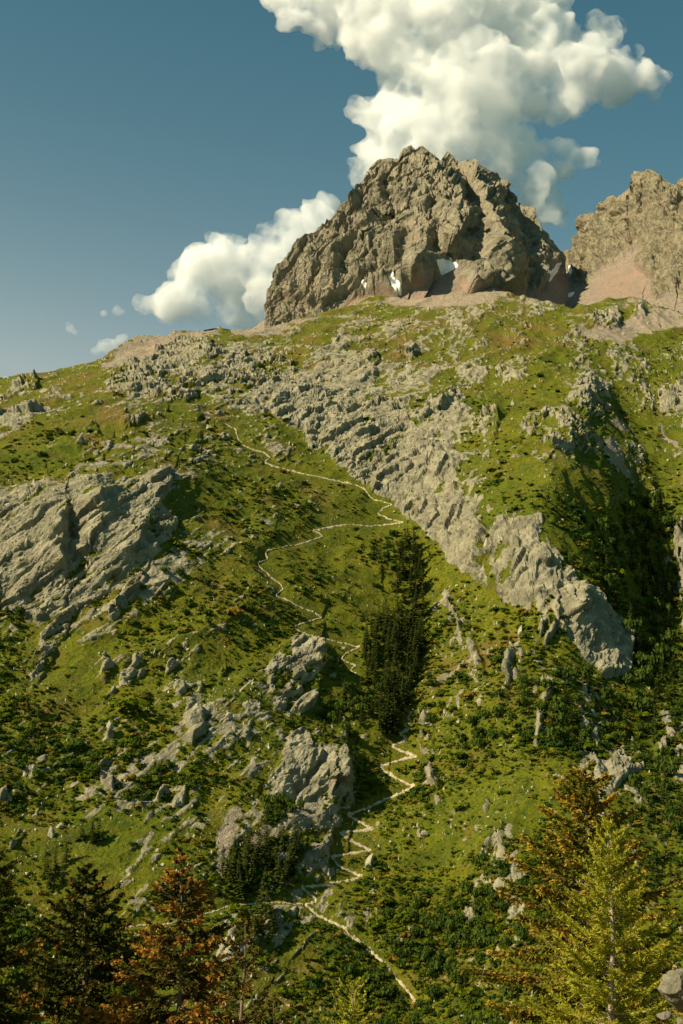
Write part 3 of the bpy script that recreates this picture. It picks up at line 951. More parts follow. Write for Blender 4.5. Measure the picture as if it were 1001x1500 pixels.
M_DIRT, M_SNOW = dirt_material(), snow_material()
PATH_LABEL = ['pale lower path zigzagging up from the valley to the dark grove', 'pale upper path winding from the grove to the grassy saddle', 'faint side path contouring level behind the front conifers']
for t, lab, wpx in zip(TRAIL, PATH_LABEL, (4.8, 2.9, 3.0)):
    a = np.array(t, float)
    q = [a[0]]
    for p0, p1 in zip(a[:-1], a[1:]):
        k = max(2, int(np.hypot(*(p1 - p0)) / 1.2))
        q += [p0 + (p1 - p0) * i / k for i in range(1, k + 1)]
    q = np.array(q)
    sm = q.copy()
    for _ in range(2):
        sm[1:-1] = (sm[:-2] + sm[1:-1] * 2 + sm[2:]) / 4
    tan = np.gradient(sm, axis=0)
    tan /= np.linalg.norm(tan, axis=1, keepdims=True) + 1e-6
    per = np.stack([-tan[:, 1], tan[:, 0]], -1)
    nn = np.stack([sm[:, 0] / 6, sm[:, 1] / 6, np.zeros(len(sm))], -1)
    w = wpx * (0.74 + 1.35 * np.clip(fbm(nn * 1.4, 3), -.42, .7) + 0.12 * (sm[:, 1] - 1200) / 300)
    sm = sm + np.stack([gnoise(nn * 0.9 + 7), gnoise(nn * 0.9 + 17)], -1) * 1.0
    rowsP = []
    for e in (-0.5, -0.17, 0.17, 0.5):
        uv = sm + per * (w * e)[:, None]
        if abs(e) > .3:
            uv = uv + rng.normal(0, .35, uv.shape)
        p = ter.get(ter.P, uv[:, 0], uv[:, 1]) + ter.get(ter.N, uv[:, 0], uv[:, 1]) * (0.22 if abs(e) < .3 else 0.05)
        rowsP.append(p)
    G = np.array(rowsP)
    me = new_mesh('path', G.reshape(-1, 3), grid_faces(4, len(sm)), M_DIRT)
    link('path', me, kind='structure', label=lab)

SNOW_LABEL = ['long snow patch in the gully under the peak\'s front face', 'hooked snow patch at the foot of the narrow cleft', 'tiny snow patch on pink scree at the peak\'s foot',
              'forked snow patch in the notch beside the far ridge', 'flat snow patch lying on pink scree below the notch', 'tiny snow patch on the far side of the notch', 'small snow patch at the lower tip of the peak\'s shoulder']
for poly, lab in zip(SNOW, SNOW_LABEL):
    p = np.array(poly, float)
    s_ = far if p[:, 0].min() > 812 else peak
    (u0, v0), (u1, v1) = p.min(0) - 1, p.max(0) + 1
    nu, nv = int((u1 - u0) / 0.7), int((v1 - v0) / 0.7)
    gu, gv = np.meshgrid(np.linspace(u0, u1, nu), np.linspace(v0, v1, nv))
    ins = look(raster([poly], 1), gu, gv)
    lift = ss(0.25, 0.8, ins)
    Pg = s_.get(s_.P, gu, gv) + s_.get(s_.N, gu, gv) * (-0.4 + 1.2 * lift)[..., None]
    f = grid_faces(nv, nu)
    keep = (ins.ravel()[f] > 0.2).all(1)
    used = np.unique(f[keep])
    rm = np.zeros(nu * nv, np.int32)
    rm[used] = np.arange(len(used))
    link('snow_patch', new_mesh('snow_patch', Pg.reshape(-1, 3)[used], rm[f[keep]], M_SNOW), category='snow patch', label=lab, group='snow patches under the peaks')

# ------------------------------------------------------------------ vegetation materials
def leaf_material(name, c1, c2, c3=None, attr=False, trans=0.25, dark=None):
    b = MB(name)
    inf = b.n('ObjectInfo').outputs['Random']
    rnd = b.n('NewGeometry').outputs['Random Per Island']
    c = b.mix(inf, c1, c2)
    c = b.mix(b.math('MULTIPLY', rnd, 0.55), c, tuple(x * 0.45 for x in c1))
    if attr:
        a = b.n('Attribute', attribute_name='tint').outputs['Fac']
        c = b.mix(a, c, c3)
    elif c3:
        c = b.mix(b.math('GREATER_THAN', inf, 0.88), c, c3)
    if dark:
        c = b.mix(b.math('LESS_THAN', inf, 0.40), c, b.mix(b.math('MULTIPLY', rnd, .6), dark, tuple(x * .5 for x in dark)))
    d = b.n('BsdfDiffuse')
    b.l(c, d.inputs[0])
    t = b.n('BsdfTranslucent')
    b.l(c, t.inputs[0])
    mx = b.n('MixShader')
    mx.inputs[0].default_value = trans
    b.l(d.outputs[0], mx.inputs[1])
    b.l(t.outputs[0], mx.inputs[2])
    b.l(mx.outputs[0], b.out.inputs[0])
    return b.m


def bark_material(name, c1, c2):
    b = MB(name)
    pos = b.n('TexCoord').outputs['Object']
    n = b.noise(b.mapping(pos, scale=(6, 6, 1.2)), 2.0, 5, 0.7)
    return b.finish(b.mix(b.ramp(n, 0.3, 0.7), c1, c2), 0.95, b.bump(n, 0.8, 0.03), 0.1)


M_SHRUB = leaf_material('shrub_leaf', (0.070, 0.112, 0.007), (0.145, 0.165, 0.010), (0.20, 0.14, 0.018), dark=(0.044, 0.080, 0.013))
M_SPRUCE = leaf_material('spruce_needles', (0.062, 0.092, 0.016), (0.105, 0.130, 0.022), trans=.4)
M_ALDER = leaf_material('alder_leaf', (0.055, 0.092, 0.014), (0.095, 0.130, 0.020))
M_BARK = bark_material('bark', (0.10, 0.075, 0.05), (0.22, 0.17, 0.115))


def stone_material():
    b = MB('boulder_rock')
    pos = b.n('NewGeometry').outputs['Position']
    rc, n2, n3 = rock_color(b, pos, (0.44, 0.40, 0.28), (0.26, 0.24, 0.165), (0.40, 0.34, 0.22), 6.0)
    return b.finish(rc, 0.95, b.bump(b.noise(pos, 3.0, 5, 0.7), 0.7, 0.25), 0.1)


M_STONE = stone_material()


def quads(c, d1, d2):
    """one four-cornered leaf per row: centre, long half-axis, short half-axis"""
    v = np.stack([c - d1, c + d2, c + d1, c - d2], 1).reshape(-1, 3)
    return v, np.arange(len(v)).reshape(-1, 4)


def rnd_dir(n, r):
    d = r.normal(size=(n, 3))
    return d / np.linalg.norm(d, axis=1, keepdims=True)


def shrub_mesh(name, seed, n=85, flat=0.75, mat=None, lobes=5, leaf=0.20):
    r = np.random.default_rng(seed)
    cs = np.stack([r.uniform(-.62, .62, lobes), r.uniform(-.62, .62, lobes), r.uniform(.15, .5, lobes)], -1)
    rs = r.uniform(.38, .62, lobes)
    k = r.integers(0, lobes, n)
    d = rnd_dir(n, r)
    d[:, 2] = np.abs(d[:, 2]) * 0.9 - 0.1
    p = cs[k] + d * (rs[k] * r.uniform(.7, 1.05, n))[:, None]
    p[:, 2] *= flat
    nrm = d + rnd_dir(n, r) * 0.55
    nrm /= np.linalg.norm(nrm, axis=1, keepdims=True)
    t = np.cross(nrm, rnd_dir(n, r))
    t /= np.linalg.norm(t, axis=1, keepdims=True)
    b2 = np.cross(nrm, t)
    sz = leaf * r.uniform(.6, 1.3, n)[:, None]
    v, f = quads(p, t * sz, b2 * sz * 0.8)
    return new_mesh(name, v, f, mat, smooth=False)


def cone_tube(p0, p1, r0, r1, k=6):
    p0, p1 = np.array(p0, float), np.array(p1, float)
    d = p1 - p0
    d /= np.linalg.norm(d)
    x = np.cross(d, [0.3, 0.9, 0.1])
    x /= np.linalg.norm(x)
    y = np.cross(d, x)
    a = np.linspace(0, 2 * np.pi, k, endpoint=False)
    ring = np.cos(a)[:, None] * x + np.sin(a)[:, None] * y
    v = np.concatenate([p0 + ring * r0, p1 + ring * r1])
    i = np.arange(k)
    return v, np.stack([i, (i + 1) % k, (i + 1) % k + k, i + k], -1)


def merge(parts):
    vs, fs, o = [], [], 0
    for v, f in parts:
        vs.append(v)
        fs.append(np.asarray(f) + o)
        o += len(v)
    return np.concatenate(vs), np.concatenate(fs)


def far_spruce(seed, w=0.21, gap=0.0):
    """unit-high spruce: crown and trunk meshes"""
    r = np.random.default_rng(seed)
    C, A, B = [], [], []
    for tier in np.linspace(0.10, 0.97, 17):
        n = int(5 + 6 * (1 - tier))
        reach = w * (1 - tier) ** 0.85 * r.uniform(.75, 1.15) + 0.012
        for k in range(n):
            a = r.uniform(0, 2 * np.pi)
            L = reach * r.uniform(.6, 1.2)
            d = np.array([math.cos(a), math.sin(a), -0.35 + 0.5 * tier])
            side = np.array([-math.sin(a), math.cos(a), 0]) * (0.022 + 0.20 * L)
            for q in (0.35, 0.75):
                C.append(np.array([0, 0, tier + r.uniform(-.02, .02)]) + d * L * q)
                A.append(d * L * 0.34)
                tilt = np.array([0, 0, r.uniform(-.02, .02)])
                B.append(side * (1.1 - q * .5) + tilt)
    v, f = quads(np.array(C), np.array(A), np.array(B))
    cr = new_mesh('spruce_crown', v, f, M_SPRUCE, smooth=False)
    tv, tf = cone_tube((0, 0, -.03), (0, 0, .99), .016, .003, 6)
    return cr, new_mesh('spruce_trunk', tv, tf, M_BARK)


def far_alder(seed):
    r = np.random.default_rng(seed)
    me = shrub_mesh('alder_crown', seed, 190, 1.0, M_ALDER, 9, 0.16)
    co = np.zeros(len(me.vertices) * 3, np.float32)
    me.vertices.foreach_get('co', co)
    co = co.reshape(-1, 3) * [.42, .42, .85] + [0, 0, 0.18]
    me.vertices.foreach_set('co', co.astype(np.float32).ravel())
    parts = [cone_tube((0, 0, -.04), (0.01, 0, .6), .022, .012, 6)]
    for k in range(3):
        a = r.uniform(0, 6.28)
        parts.append(cone_tube((0, 0, .3 + .08 * k), (.22 * math.cos(a), .22 * math.sin(a), .6 + .08 * k), .010, .004, 5))
    tv, tf = merge(parts)
    return me, new_mesh('alder_trunk', tv, tf, M_BARK)


def scatter(name, protos, pts, scale, idx, **props):
    """one object whose points carry copies of the given plants or stones"""
    me = bpy.data.meshes.new(name)
    me.vertices.add(len(pts))
    me.vertices.foreach_set('co', np.asarray(pts, np.float32).ravel())
    rot = np.zeros((len(pts), 3), np.float32)
    rot[:, 2] = rng.uniform(0, 6.283, len(pts))
    rot[:, :2] = rng.normal(0, .12, (len(pts), 2))
    for nm, arr in (('rot', rot), ('scl', scale)):
        a = me.attributes.new(nm, 'FLOAT_VECTOR', 'POINT')
        a.data.foreach_set('vector', np.asarray(arr, np.float32).ravel())
    a = me.attributes.new('pick', 'INT', 'POINT')
    a.data.foreach_set('value', np.asarray(idx, np.int32))
    o = link(name, me, **props)
    ng = bpy.data.node_groups.new(name, 'GeometryNodeTree')
    ng.interface.new_socket('Geometry', in_out='INPUT', socket_type='NodeSocketGeometry')
    ng.interface.new_socket('Geometry', in_out='OUTPUT', socket_type='NodeSocketGeometry')
    N, L = ng.nodes, ng.links
    gi, go = N.new('NodeGroupInput'), N.new('NodeGroupOutput')
    ip = N.new('GeometryNodeInstanceOnPoints')
    jn = N.new('GeometryNodeGeometryToInstance')
    for p in reversed(protos):
        oi = N.new('GeometryNodeObjectInfo')
        oi.inputs['Object'].default_value = p
        oi.inputs['As Instance'].default_value = False
        L.new(oi.outputs['Geometry'], jn.inputs[0])
    ip.inputs['Pick Instance'].default_value = True

    def named(nm, ty):
        q = N.new('GeometryNodeInputNamedAttribute')
        q.data_type = ty
        q.inputs['Name'].default_value = nm
        return q.outputs[0]
    L.new(gi.outputs[0], ip.inputs['Points'])
    L.new(jn.outputs[0], ip.inputs['Instance'])
    L.new(named('pick', 'INT'), ip.inputs['Instance Index'])
    L.new(named('rot', 'FLOAT_VECTOR'), ip.inputs['Rotation'])
    L.new(named('scl', 'FLOAT_VECTOR'), ip.inputs['Scale'])
    L.new(ip.outputs[0], go.inputs[0])
    md_ = o.modifiers.new('scatter', 'NODES')
    md_.node_group = ng
    return o


def tree_thing(name, meshes, p, h, wide, rz, **props):
    e = link(name, None, **props)
    e.location = p
    e.scale = (h * wide, h * wide, h)
    e.rotation_euler = (rng.normal(0, .03), rng.normal(0, .03), rz)
    link('crown', meshes[0], e)
    link('trunk', meshes[1], e)
    return e


SPRUCE = [far_spruce(11, .20), far_spruce(12, .24), far_spruce(13, .17), far_spruce(14, .22), far_spruce(15, .27)]
ALDER = [far_alder(21), far_alder(22), far_alder(23)]
SHRUBMAP = cells(['00000000000000000000', '00000000111111111111', '00000000111122222232', '11111111112233333443', '22223332222444444433', '33222344322345544466', '11111235543244444677',
                  '11111355443543334687', '11233455433664335688', '44334555443475345789', '65445555555896465789', '65556555565897566788', '66555556677886777777', '66556667777766777766',
                  '66666666665677766667', '66655566556777654678', '55555566555777767788', '66555566544567777888', '55555555444567888888', '55555444444578888888', '55554333333689988888', '55554333334799988888'])


def on_slope(u, v):
    u, v = np.atleast_1d(np.asarray(u, float)), np.atleast_1d(np.asarray(v, float))
    return ter.get(ter.P, u, v)


WORDS = ['first', 'second', 'third', 'fourth', 'fifth', 'sixth', 'seventh', 'eighth', 'ninth', 'tenth', 'eleventh', 'twelfth', 'thirteenth', 'fourteenth', 'fifteenth', 'sixteenth',
         'seventeenth', 'eighteenth', 'nineteenth', 'twentieth', 'twenty-first', 'twenty-second', 'twenty-third', 'twenty-fourth', 'twenty-fifth', 'twenty-sixth', 'twenty-seventh',
         'twenty-eighth', 'twenty-ninth', 'thirtieth'] + ['%d%s' % (i, {1: 'st', 2: 'nd', 3: 'rd'}.get(i % 10, 'th')) for i in range(31, 120)]
GROVES = [   # outline, how many, height range in photo pixels, kind, where
    ([(545, 935), (580, 900), (588, 800), (606, 805), (622, 850), (622, 960), (612, 1010), (595, 1050), (578, 1090), (555, 1088), (547, 1040), (530, 1000), (528, 955)], 92, 28, 50, 's', 'in the tall dark grove above the zigzags'),
    ([(470, 1040), (530, 1010), (545, 1060), (530, 1095), (500, 1112), (470, 1095)], 22, 20, 34, 'm', 'in the shaded clump beside the pillared outcrop'),
    ([(318, 1290), (340, 1262), (395, 1238), (440, 1240), (440, 1280), (415, 1312), (330, 1326)], 30, 34, 48, 's', 'in the dark stand behind the junction of paths'),
    ([(362, 1345), (395, 1340), (398, 1390), (365, 1400)], 6, 36, 50, 's', 'in the small clump just below the side path'),
    ([(62, 1290), (98, 1262), (102, 1300), (70, 1312)], 5, 34, 44, 's', 'in the little clump above the darkest front conifer'),
    ([(112, 1240), (148, 1236), (150, 1256), (116, 1260)], 4, 28, 36, 's', 'in the foursome high on the grassy left slope'),
    ([(870, 790), (900, 760), (960, 740), (988, 800), (985, 950), (1000, 1010), (930, 1012), (910, 960), (885, 880)], 62, 26, 44, 'm', 'in the shaded ravine wood near the right edge'),
    ([(820, 1000), (900, 1000), (1000, 1020), (1000, 1085), (940, 1085), (880, 1080), (850, 1120), (800, 1100)], 34, 24, 40, 'm', 'in the wood above the reddish cliff'),
    ([(935, 1160), (1000, 1135), (1000, 1300), (945, 1330), (905, 1240)], 26, 24, 38, 'm', 'in the scattered wood right of the tallest conifer'),
    ([(645, 1085), (700, 1060), (780, 1005), (830, 1040), (800, 1130), (700, 1140)], 22, 18, 30, 'a', 'among the vertical rock streaks'),
    ([(140, 640), (200, 600), (330, 610), (340, 680), (250, 700), (120, 690)], 26, 9, 16, 's', 'high on the slope above the slab cliff'),
    ([(0, 700), (60, 690), (110, 690), (60, 712), (0, 730)], 8, 10, 16, 's', 'along the top lip of the slab cliff'),
    ([(-10, 905), (40, 915), (45, 945), (0, 960)], 8, 20, 30, 'm', 'in the thicket under the slab cliff'),
    ([(60, 1130), (150, 1110), (240, 1150), (240, 1200), (100, 1215)], 13, 18, 27, 'm', 'dotted over the lower left grass slope'),
    ([(375, 1200), (395, 1180), (440, 1190), (440, 1215), (395, 1222)], 10, 20, 28, 'a', 'in the leafy clump under the pillared outcrop'),
    ([(150, 850), (215, 830), (330, 860), (310, 940), (200, 920)], 14, 16, 24, 'm', 'on the ledges beside the tapering slab'),
    ([(830, 780), (870, 770), (870, 850), (820, 850)], 9, 16, 26, 'm', 'on the shoulder above the diagonal rib'),
]
occupied = []
tree_objs = []
for poly, n, h0, h1, kind, where in GROVES:
    p = np.array(poly, float)
    lo, hi = p.min(0), p.max(0)
    mk = raster([poly], 1)
    got = []
    tries = 0
    gapd = 0.62 * math.sqrt((mk > .5).sum() / n)
    while len(got) < n and tries < 6000:
        tries += 1
        u, v = rng.uniform(lo, hi)
        if look(mk, np.array([u]), np.array([v]))[0] < .5 or look(trail_m, np.array([u]), np.array([v]))[0] > .35:
            continue
        if tries < 4000 and any((u - a) ** 2 + (v - b) ** 2 < gapd ** 2 for a, b in got):
            continue
        got.append((u, v))
    got.sort()
    cnt = {'s': 0, 'a': 0}
    for u, v in got:
        k = kind if kind != 'm' else ('s' if rng.random() < .6 else 'a')
        pos = on_slope(u, v)[0]
        hpx = rng.uniform(h0, h1) * (1.0 if k == 's' else .72)
        h = hpx * pos[1] / F_PX
        w = WORDS[cnt[k]]
        cnt[k] += 1
        if k == 's':
            lab = '%s spruce from the left %s' % (w, where)
            tree_objs.append(tree_thing('spruce_tree', SPRUCE[rng.integers(0, 5)], pos, h, rng.uniform(.85, 1.2), rng.uniform(0, 6.28), label=lab, category='tree', group='spruces ' + where))
        else:
            lab = '%s rounded leafy tree from the left %s' % (w, where)
            tree_objs.append(tree_thing('alder_tree', ALDER[rng.integers(0, 3)], pos, h, rng.uniform(.95, 1.3), rng.uniform(0, 6.28), label=lab, category='tree', group='leafy trees ' + where))
        occupied.append((u, v))

# shrubs: the most prominent ones singly, the countless rest as cover
shrub_me = [shrub_mesh('shrub', 31 + k, 130, .72, M_SHRUB, 4 + k % 3) for k in range(4)]
NC = 120000
cu, cv = rng.uniform(-135, 1135, NC), rng.uniform(470, 1575, NC)
den = SHRUBMAP(cu, cv)
cp = on_slope(cu, cv)
clump = fbm(cp / 34.0 + 70, 4) * 1.2
streak = fbm(strike(cp, 55, 60, 16), 2)
rkk = ter.get(ter.rock, cu, cv)
mdw = look(m_meadow, cu, cv)
keepp = den * 0.85 + clump * 0.6 + streak * 0.4 - mdw * 0.18 - 0.10
ok = (rng.random(NC) < np.clip(keepp, 0, 1)) & (rkk < .45) & (look(trail_m, cu, cv + 3) < .2) & (look(trail_m, cu, cv) < .2) & (look(m_scree, cu, cv) < .4) & (den > 0.04) & (cv > np.interp(cu, [p[0] for p in SKY_T], [p[1] for p in SKY_T]) + 14)
cu, cv, cp, clump = cu[ok], cv[ok], cp[ok], clump[ok]
size = np.exp(rng.normal(-.50, .52, len(cu))) * (0.95 + .75 * np.clip(clump, -0.4, 1)) * np.clip(1.15 - (cv - 900) / 2500, .8, 1.3)
inframe = (cu > 15) & (cu < 990) & (cv < 1440) & (size * F_PX / cp[:, 1] > 3)
order = np.argsort(-np.where(inframe, size * F_PX / cp[:, 1], 0))
single = order[:48]
single = single[np.argsort(cu[single])]
scal = np.stack([size * 1.1, size * 1.1, size * rng.uniform(.8, 1.2, len(cu))], -1)


def region(u, v):
    r_ = 'above the slab cliff' if v < 700 else 'beside the upper path' if v < 980 else 'beside the lower zigzags' if v < 1260 else 'on the lowest slope'
    c_ = 'at far left' if u < 200 else 'left of the path' if u < 420 else 'near the path' if u < 640 else 'right of the path' if u < 840 else 'near the right edge'
    return r_ + ', ' + c_


protos = []
n_in = {}
for k, i in enumerate(single):
    rg = region(cu[i], cv[i])
    n_in[rg] = n_in.get(rg, 0) + 1
    o = link('shrub', shrub_me[k % 4], label='%s large shrub from the left %s' % (WORDS[n_in[rg] - 1], rg), category='shrub', group='large shrubs ' + rg)
    o.location = cp[i]
    o.scale = scal[i]
    o.rotation_euler = (0, 0, rng.uniform(0, 6.28))
    if k < 4:
        protos.append(o)
rest = np.setdiff1d(np.arange(len(cu)), single)
# taller bushes and young trees in the thickets
big_ok = rest[(rng.random(len(rest)) < np.clip((clump[rest] * 1.1 + SHRUBMAP(cu[rest], cv[rest]) - .66) * .20, 0, .22)) & (cv[rest] > 640) & (look(trail_m, cu[rest], cv[rest] + 0) < .05) & (look(trail_m, cu[rest], cv[rest] - 8) < .05) & (look(trail_m, cu[rest], cv[rest] - 15) < .1)]
protos += [[c for c in t_.children if c.name.startswith('crown')][0] for t_ in tree_objs if t_.name.startswith('alder')][:2]
protos += [[c for c in t_.children if c.name.startswith('crown')][0] for t_ in tree_objs if t_.name.startswith('spruce')][:2]
pick = rng.integers(0, 4, len(cu))
pick[big_ok] = rng.choice([4, 5, 4, 5, 6, 7], len(big_ok))
hb_ = rng.uniform(2.2, 4.6, len(big_ok))
scal[big_ok] = np.stack([hb_ * 1.1, hb_ * 1.1, hb_ * np.where(pick[big_ok] > 5, 1.5, .85)], -1)
print('tall bushes', len(big_ok))
scatter('undergrowth', protos, cp[rest], scal[rest], pick[rest], kind='stuff', label='low dark green scrub covering the mountainside')
print('shrubs', len(rest), time.time() - T0)


# boulders
def boulder_mesh(name, seed, sharp=0.0, sub=3):
    import bmesh
    bm = bmesh.new()
    bmesh.ops.create_icosphere(bm, subdivisions=sub, radius=1)
    me = bpy.data.meshes.new(name)
    bm.to_mesh(me)
    bm.free()
    co = np.zeros(len(me.vertices) * 3, np.float32)
    me.vertices.foreach_get('co', co)
    co = co.reshape(-1, 3)
    r = np.random.default_rng(seed)
    for k in range(11):
        d = rnd_dir(1, r)[0]
        c = r.uniform(.45, .8)
        x = co @ d
        co = co - np.clip(x - c, 0, None)[:, None] * d * 0.92
    co = co * (1 + (.10 if sub < 4 else .30) * fbm(co * 2.2 + seed, 4))[:, None]
    co *= [1, .8, .75 + sharp]
    me.vertices.foreach_set('co', co.astype(np.float32).ravel())
    me.materials.append(M_STONE)
    me.update()
    return me


stones = [boulder_mesh('boulder', 50 + k, sub=2 if k else 3) for k in range(5)]
BOULDERS = [((541, 1272), 3.6, 1.1, 'pale pointed boulder standing beside the lower zigzag path'), ((624, 1232), 3.0, 0, 'flat pale boulder in scrub right of the lower zigzags'),
            ((485, 853), 1.8, 0, 'small boulder alone on the bright upper meadow'), ((578, 752), 2.0, 0, 'boulder at the foot of the diagonal rib by the path'),
            ((508, 1188), 1.8, 0, 'grey boulder at the left bend of the lower path'), ((560, 1110), 1.6, 0, 'small boulder above a bend just below the grove'),
            ((931, 665), 4.2, 0, 'large boulder in the upper right grass below the chute'), ((961, 668), 3.0, 0, 'pale boulder near the upper right edge'), ((948, 708), 2.4, 0, 'low boulder on grass near the right edge'),
            ((165, 1086), 3.2, .5, 'upright boulder on the smooth left grass slope'), ((88, 1228), 3.0, 0, 'flat boulder high in the lower left corner'), ((230, 1260), 1.6, 0, 'small pale boulder above the orange conifer'),
            ((370, 560), 4.0, 0, 'bulky boulder at the left of the pale crag band'), ((445, 590), 4.0, 0, 'blocky boulder above the diagonal rib'), ((790, 650), 2.8, 0, 'flat block at the foot of the shadowed knob'),
            ((735, 640), 3.0, 0, 'light block left of the shadowed knob'), ((732, 670), 2.2, 0, 'light block on the meadow below the knob'), ((880, 1010), 2.2, 0, 'pale block in the right-hand wood'),
            ((455, 570), 3.6, .2, 'angular boulder among the crags below the shoulder'), ((640, 655), 3.4, 0, 'angular boulder in the middle of the rock rib'),
            ((340, 705), 2.2, 0, 'small boulder on dark grass above the slab cliff corner'), ((415, 665), 2.0, 0, 'small boulder beside the topmost path bend')]
for k, ((u, v), sz, sh, lab) in enumerate(BOULDERS):
    me = stones[k % 5] if not sh else boulder_mesh('boulder', 80 + k, sh)
    o = link('boulder', me, label=lab, category='boulder', group='boulders on the mountainside')
    o.location = on_slope(u, v)[0] + np.array([0, -.1, .15 * sz])
    o.scale = (sz * .5,) * 3
    o.rotation_euler = (rng.normal(0, .2), rng.normal(0, .2), rng.uniform(0, 6.28))
proto_st = [o for o in COL.objects if o.name.startswith('boulder')][:3]
NS = 24000
su, sv = rng.uniform(-135, 1135, NS), rng.uniform(450, 1560, NS)
sd_ = ROCKMAP(su, sv)
sp = on_slope(su, sv)
ok = (rng.random(NS) < np.clip(sd_ * 1.1 + fbm(sp / 30.0 + 11, 3) * .9 - 0.05, 0, 1)) & (look(trail_m, su, sv) < .3)
su, sv, sp = su[ok], sv[ok], sp[ok]
ssz = np.exp(rng.normal(-1.05, .45, len(su))) * np.clip(sp[:, 1] / 550, .8, 1.6)
scatter('loose_stones', proto_st, sp, np.repeat(ssz[:, None], 3, 1) * rng.uniform(.7, 1.3, (len(su), 3)), rng.integers(0, 3, len(su)), kind='stuff', label='loose pale stones strewn over the grass')
print('stones', len(su), time.time() - T0)

# ------------------------------------------------------------------ the near hillside and its conifers
def near_z(x, y):
    x, y = np.asarray(x, float), np.asarray(y, float)
    z = -1.75 - 0.19 * y - 0.0016 * y * y + np.where(x > 0, 0.30, 0.10) * (x - 7) * np.clip(y / 30, 0.2, 1.3)
    z = z + 1.9 * np.exp(-((x - 9.2) / 3.0) ** 2 - ((y - 28.5) / 5.0) ** 2)
    return z


gx, gy = np.meshgrid(np.linspace(-70, 70, 180), np.concatenate([np.linspace(-25, 70, 150), np.linspace(72, 230, 60)]))
gp = np.stack([gx.ravel(), gy.ravel(), np.zeros(gx.size)], -1)
gz = near_z(gp[:, 0], gp[:, 1]) + fbm(gp / 6.0, 4) * .35
gz = np.maximum(gz, -150 + gp[:, 1] * 0.05)
gp[:, 2] = gz


def near_material():
    b = MB('dry_turf')
    pos = b.n('NewGeometry').outputs['Position']
    n = b.noise(pos, 1.1, 5, 0.65)
    n2 = b.noise(pos, 9.0, 4, 0.7)
    c = b.mix(b.ramp(n, .35, .65), (0.20, 0.15, 0.05), (0.09, 0.085, 0.022))
    c = b.mix(b.ramp(n2, .45, .7), c, (0.27, 0.21, 0.085))
    return b.finish(c, .95, b.bump(n2, .8, .08), .1)


link('near_hillside', new_mesh('near_hillside', gp, grid_faces(*gx.shape)[:, ::-1], near_material()), kind='structure', label='dry grassy hillside the viewer stands on')

M_NEEDLE = leaf_material('dark_needles', (0.062, 0.070, 0.012), (0.062, 0.070, 0.012), (0.34, 0.15, 0.025), attr=True, trans=.2)
M_RUST = leaf_material('rusty_needles', (0.075, 0.072, 0.014), (0.075, 0.072, 0.014), (0.40, 0.20, 0.036), attr=True, trans=.25)
M_GOLD = leaf_material('golden_needles', (0.165, 0.155, 0.018), (0.165, 0.155, 0.018), (0.44, 0.27, 0.035), attr=True, trans=.25)
M_LARCH = leaf_material('larch_needles', (0.38, 0.385, 0.032), (0.38, 0.385, 0.032), (0.46, 0.38, 0.05), attr=True, trans=.35)
M_PALEBARK = bark_material('pale_bark', (0.26, 0.20, 0.13), (0.46, 0.38, 0.27))


